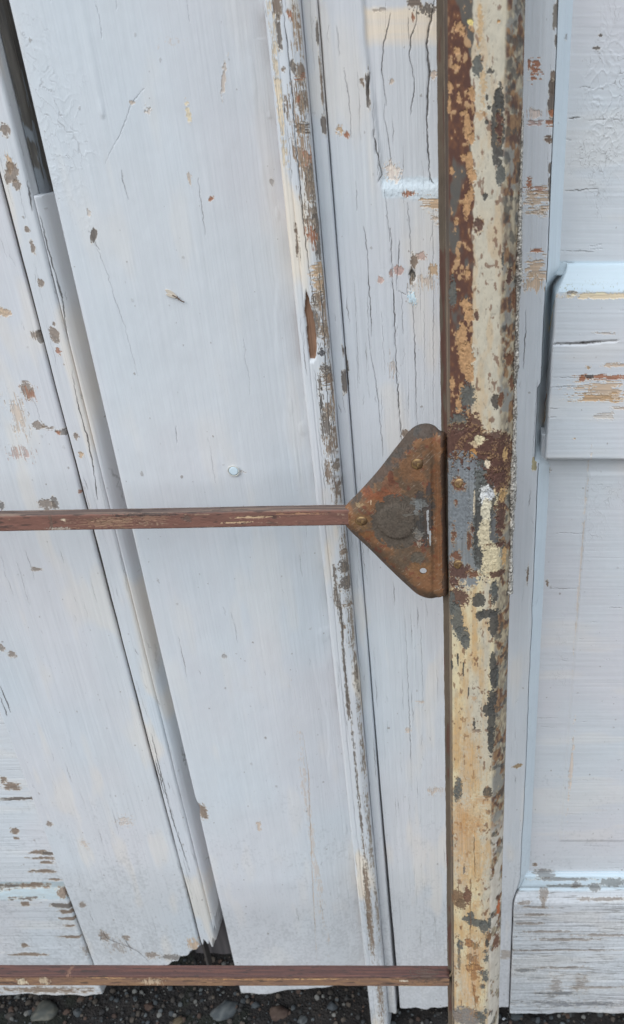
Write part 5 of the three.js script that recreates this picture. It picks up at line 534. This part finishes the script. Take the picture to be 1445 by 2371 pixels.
[[102, 2343, 36, 26, 28, A(122, 126, 124), A(164, 162, 152), 'pale grey stone with light patches near the left edge of the gravel', 'o'],
 [182, 2346, 14, 15, 13, GB, A(128, 132, 138), 'small rounded bluish grey stone right of the pale patchy stone'],
 [521, 2340, 36, 24, 26, GB, GB2, 'angular blue grey stone left of the reddish brown stone under the lower crossbar'],
 [645, 2344, 26, 26, 22, RB, RB2, 'reddish brown stone in the gravel below the middle of the wide white board'],
 [346, 2330, 16, 15, 13, RB, RB2, 'small brown stone left of the angular blue grey stone'],
 [592, 2328, 12, 12, 10, A(104, 110, 120), GB, 'small slate blue stone between blue grey stone and reddish brown stone'],
 [770, 2330, 16, 15, 13, A(98, 106, 116), A(120, 128, 138), 'bluish stone in the gravel just left of the worn cover strip'],
 [414, 2366, 17, 13, 13, A(132, 116, 92), A(150, 134, 110), 'tan stone at the bottom edge of the photo below the blue grey stone'],
 [190, 2312, 12, 10, 9, A(104, 88, 80), RB2, 'small dull brown stone close under the left door'],
 [700, 2362, 14, 12, 12, A(120, 124, 130), GB2, 'light grey stone at the bottom edge right of the reddish brown stone'],
 [1196, 2352, 17, 10, 12, A(96, 106, 114), GB, 'flat bluish stone just right of the cream post at the bottom'],
 [24, 2352, 14, 12, 11, A(98, 90, 88), A(120, 112, 108), 'dull grey brown stone in the bottom left corner'],
].forEach(([px, py, rx, ry, rz, c0, c1, label], i) => { const [x, y, z] = onGround(px, py), s = 0.00055, g = tint(stoneGeo(rx * s, ry * s * 0.75, rz * s, 2001 + i * 11), c0, c1, 2101 + i); g.rotateY(hash(i, 3, 9) * 1.2 - 0.6); const m = add('stone', g, stoneM, scene); m.position.set(x, y + ry * s * 0.05, z); tag(m, label, 'stone'); });
{ // gravel too small to count, worked into the soil
  const base = [0, 1, 2, 3, 4, 5].map((i) => { let g = stoneGeo(1, 0.75, 0.9, 2301 + i * 7, 1); return g.toNonIndexed(); }), list = [];
  const tones = [A(44, 43, 44), A(58, 54, 52), A(76, 69, 64), A(60, 64, 69), A(80, 84, 88), A(70, 56, 50), A(100, 100, 100), A(34, 34, 35)];
  for (let i = 0; i < 10500; i++) {
    const x = -0.78 + rnd() * 1.2, z = i % 4 ? -0.10 + rnd() * 0.30 : 0.20 + rnd() * 0.6, r = 0.0010 + 0.0042 * Math.pow(rnd(), 3.0), g = base[i % 6].clone(), t = tones[Math.floor(rnd() * tones.length)], f = 0.7 + rnd() * 0.5, n = g.attributes.position.count, c = new Float32Array(n * 3);
    for (let k = 0; k < n; k++) { c[k * 3] = t[0] * f; c[k * 3 + 1] = t[1] * f; c[k * 3 + 2] = t[2] * f; } g.setAttribute('color', new THREE.BufferAttribute(c, 3));
    g.applyMatrix4(new THREE.Matrix4().compose(new THREE.Vector3(x, groundY(x, z) + r * 0.25, z), new THREE.Quaternion().setFromEuler(new THREE.Euler(rnd() * 0.8, rnd() * 6.28, rnd() * 0.8)), new THREE.Vector3(r, r * (0.6 + rnd() * 0.4), r))); list.push(g);
  }
  // slivers of fallen white paint lie among it
  for (let i = 0; i < 26; i++) { const x = -0.75 + rnd() * 1.1, z = -0.02 + rnd() * 0.2, g = new THREE.BoxGeometry(0.002 + rnd() * 0.004, 0.0006, 0.001 + rnd() * 0.002).toNonIndexed(); g.deleteAttribute('uv'); const n = g.attributes.position.count, c = new Float32Array(n * 3); for (let k = 0; k < n; k++) c.set(WHITE, k * 3); g.setAttribute('color', new THREE.BufferAttribute(c, 3)); g.applyMatrix4(new THREE.Matrix4().compose(new THREE.Vector3(x, groundY(x, z) + 0.005, z), new THREE.Quaternion().setFromEuler(new THREE.Euler(rnd() - 0.5, rnd() * 6.28, rnd() - 0.5)), new THREE.Vector3(1, 1, 1))); list.push(g); }
  const m = add('gravel', mergeGeometries(list), stoneM, scene); tag(m, 'dark fine gravel and grit lying in front of the doors', 'gravel', null, 'stuff');
}
{ // dry insect husk stuck to the board: two wings and a thin body
  const hz = 0.0188, [x, y] = W(411, 689, hz), h = thing('insect_husk', [x, y, hz], 'tiny dry insect husk with pale wings stuck on the wide smooth board', 'insect husk'); h.rotation.z = -0.62;
  const wing = (l, w) => { const s = new THREE.Shape(); s.moveTo(0, 0); s.bezierCurveTo(-l * 0.3, w, -l * 0.9, w * 0.9, -l, 0.1 * w); s.bezierCurveTo(-l * 0.8, -w * 0.7, -l * 0.3, -w * 0.5, 0, 0); return new THREE.ExtrudeGeometry(s, { depth: 0.0002, bevelEnabled: true, bevelSize: 0.0001, bevelThickness: 0.0001, bevelSegments: 1 }); };
  const wmz = new THREE.MeshStandardMaterial({ color: new THREE.Color(...A(190, 181, 172)), roughness: 0.7, side: THREE.DoubleSide }), bmz = new THREE.MeshStandardMaterial({ color: new THREE.Color(...A(96, 78, 68)), roughness: 0.8 });
  add('wing', wing(0.0105, 0.0027), wmz, h); const w2 = add('wing', wing(0.0088, 0.0018), wmz, h); w2.rotation.z = 0.32; w2.position.z = 0.0004;
  add('body', new THREE.TubeGeometry(new THREE.CatmullRomCurve3([[-0.004, -0.0002, 0.0006], [0, 0.0003, 0.0009], [0.003, -0.0002, 0.0008], [0.006, 0.0002, 0.0003]].map((a) => new THREE.Vector3(...a))), 16, 0.00045, 6), bmz, h);
  for (const a of [0.7, -0.8]) { const l = add('leg', new THREE.CylinderGeometry(0.00018, 0.00012, 0.004, 6), bmz, h); l.rotation.z = a; l.position.set(0.0005, 0, 0.0006); }
}
renderer.render(scene, camera);
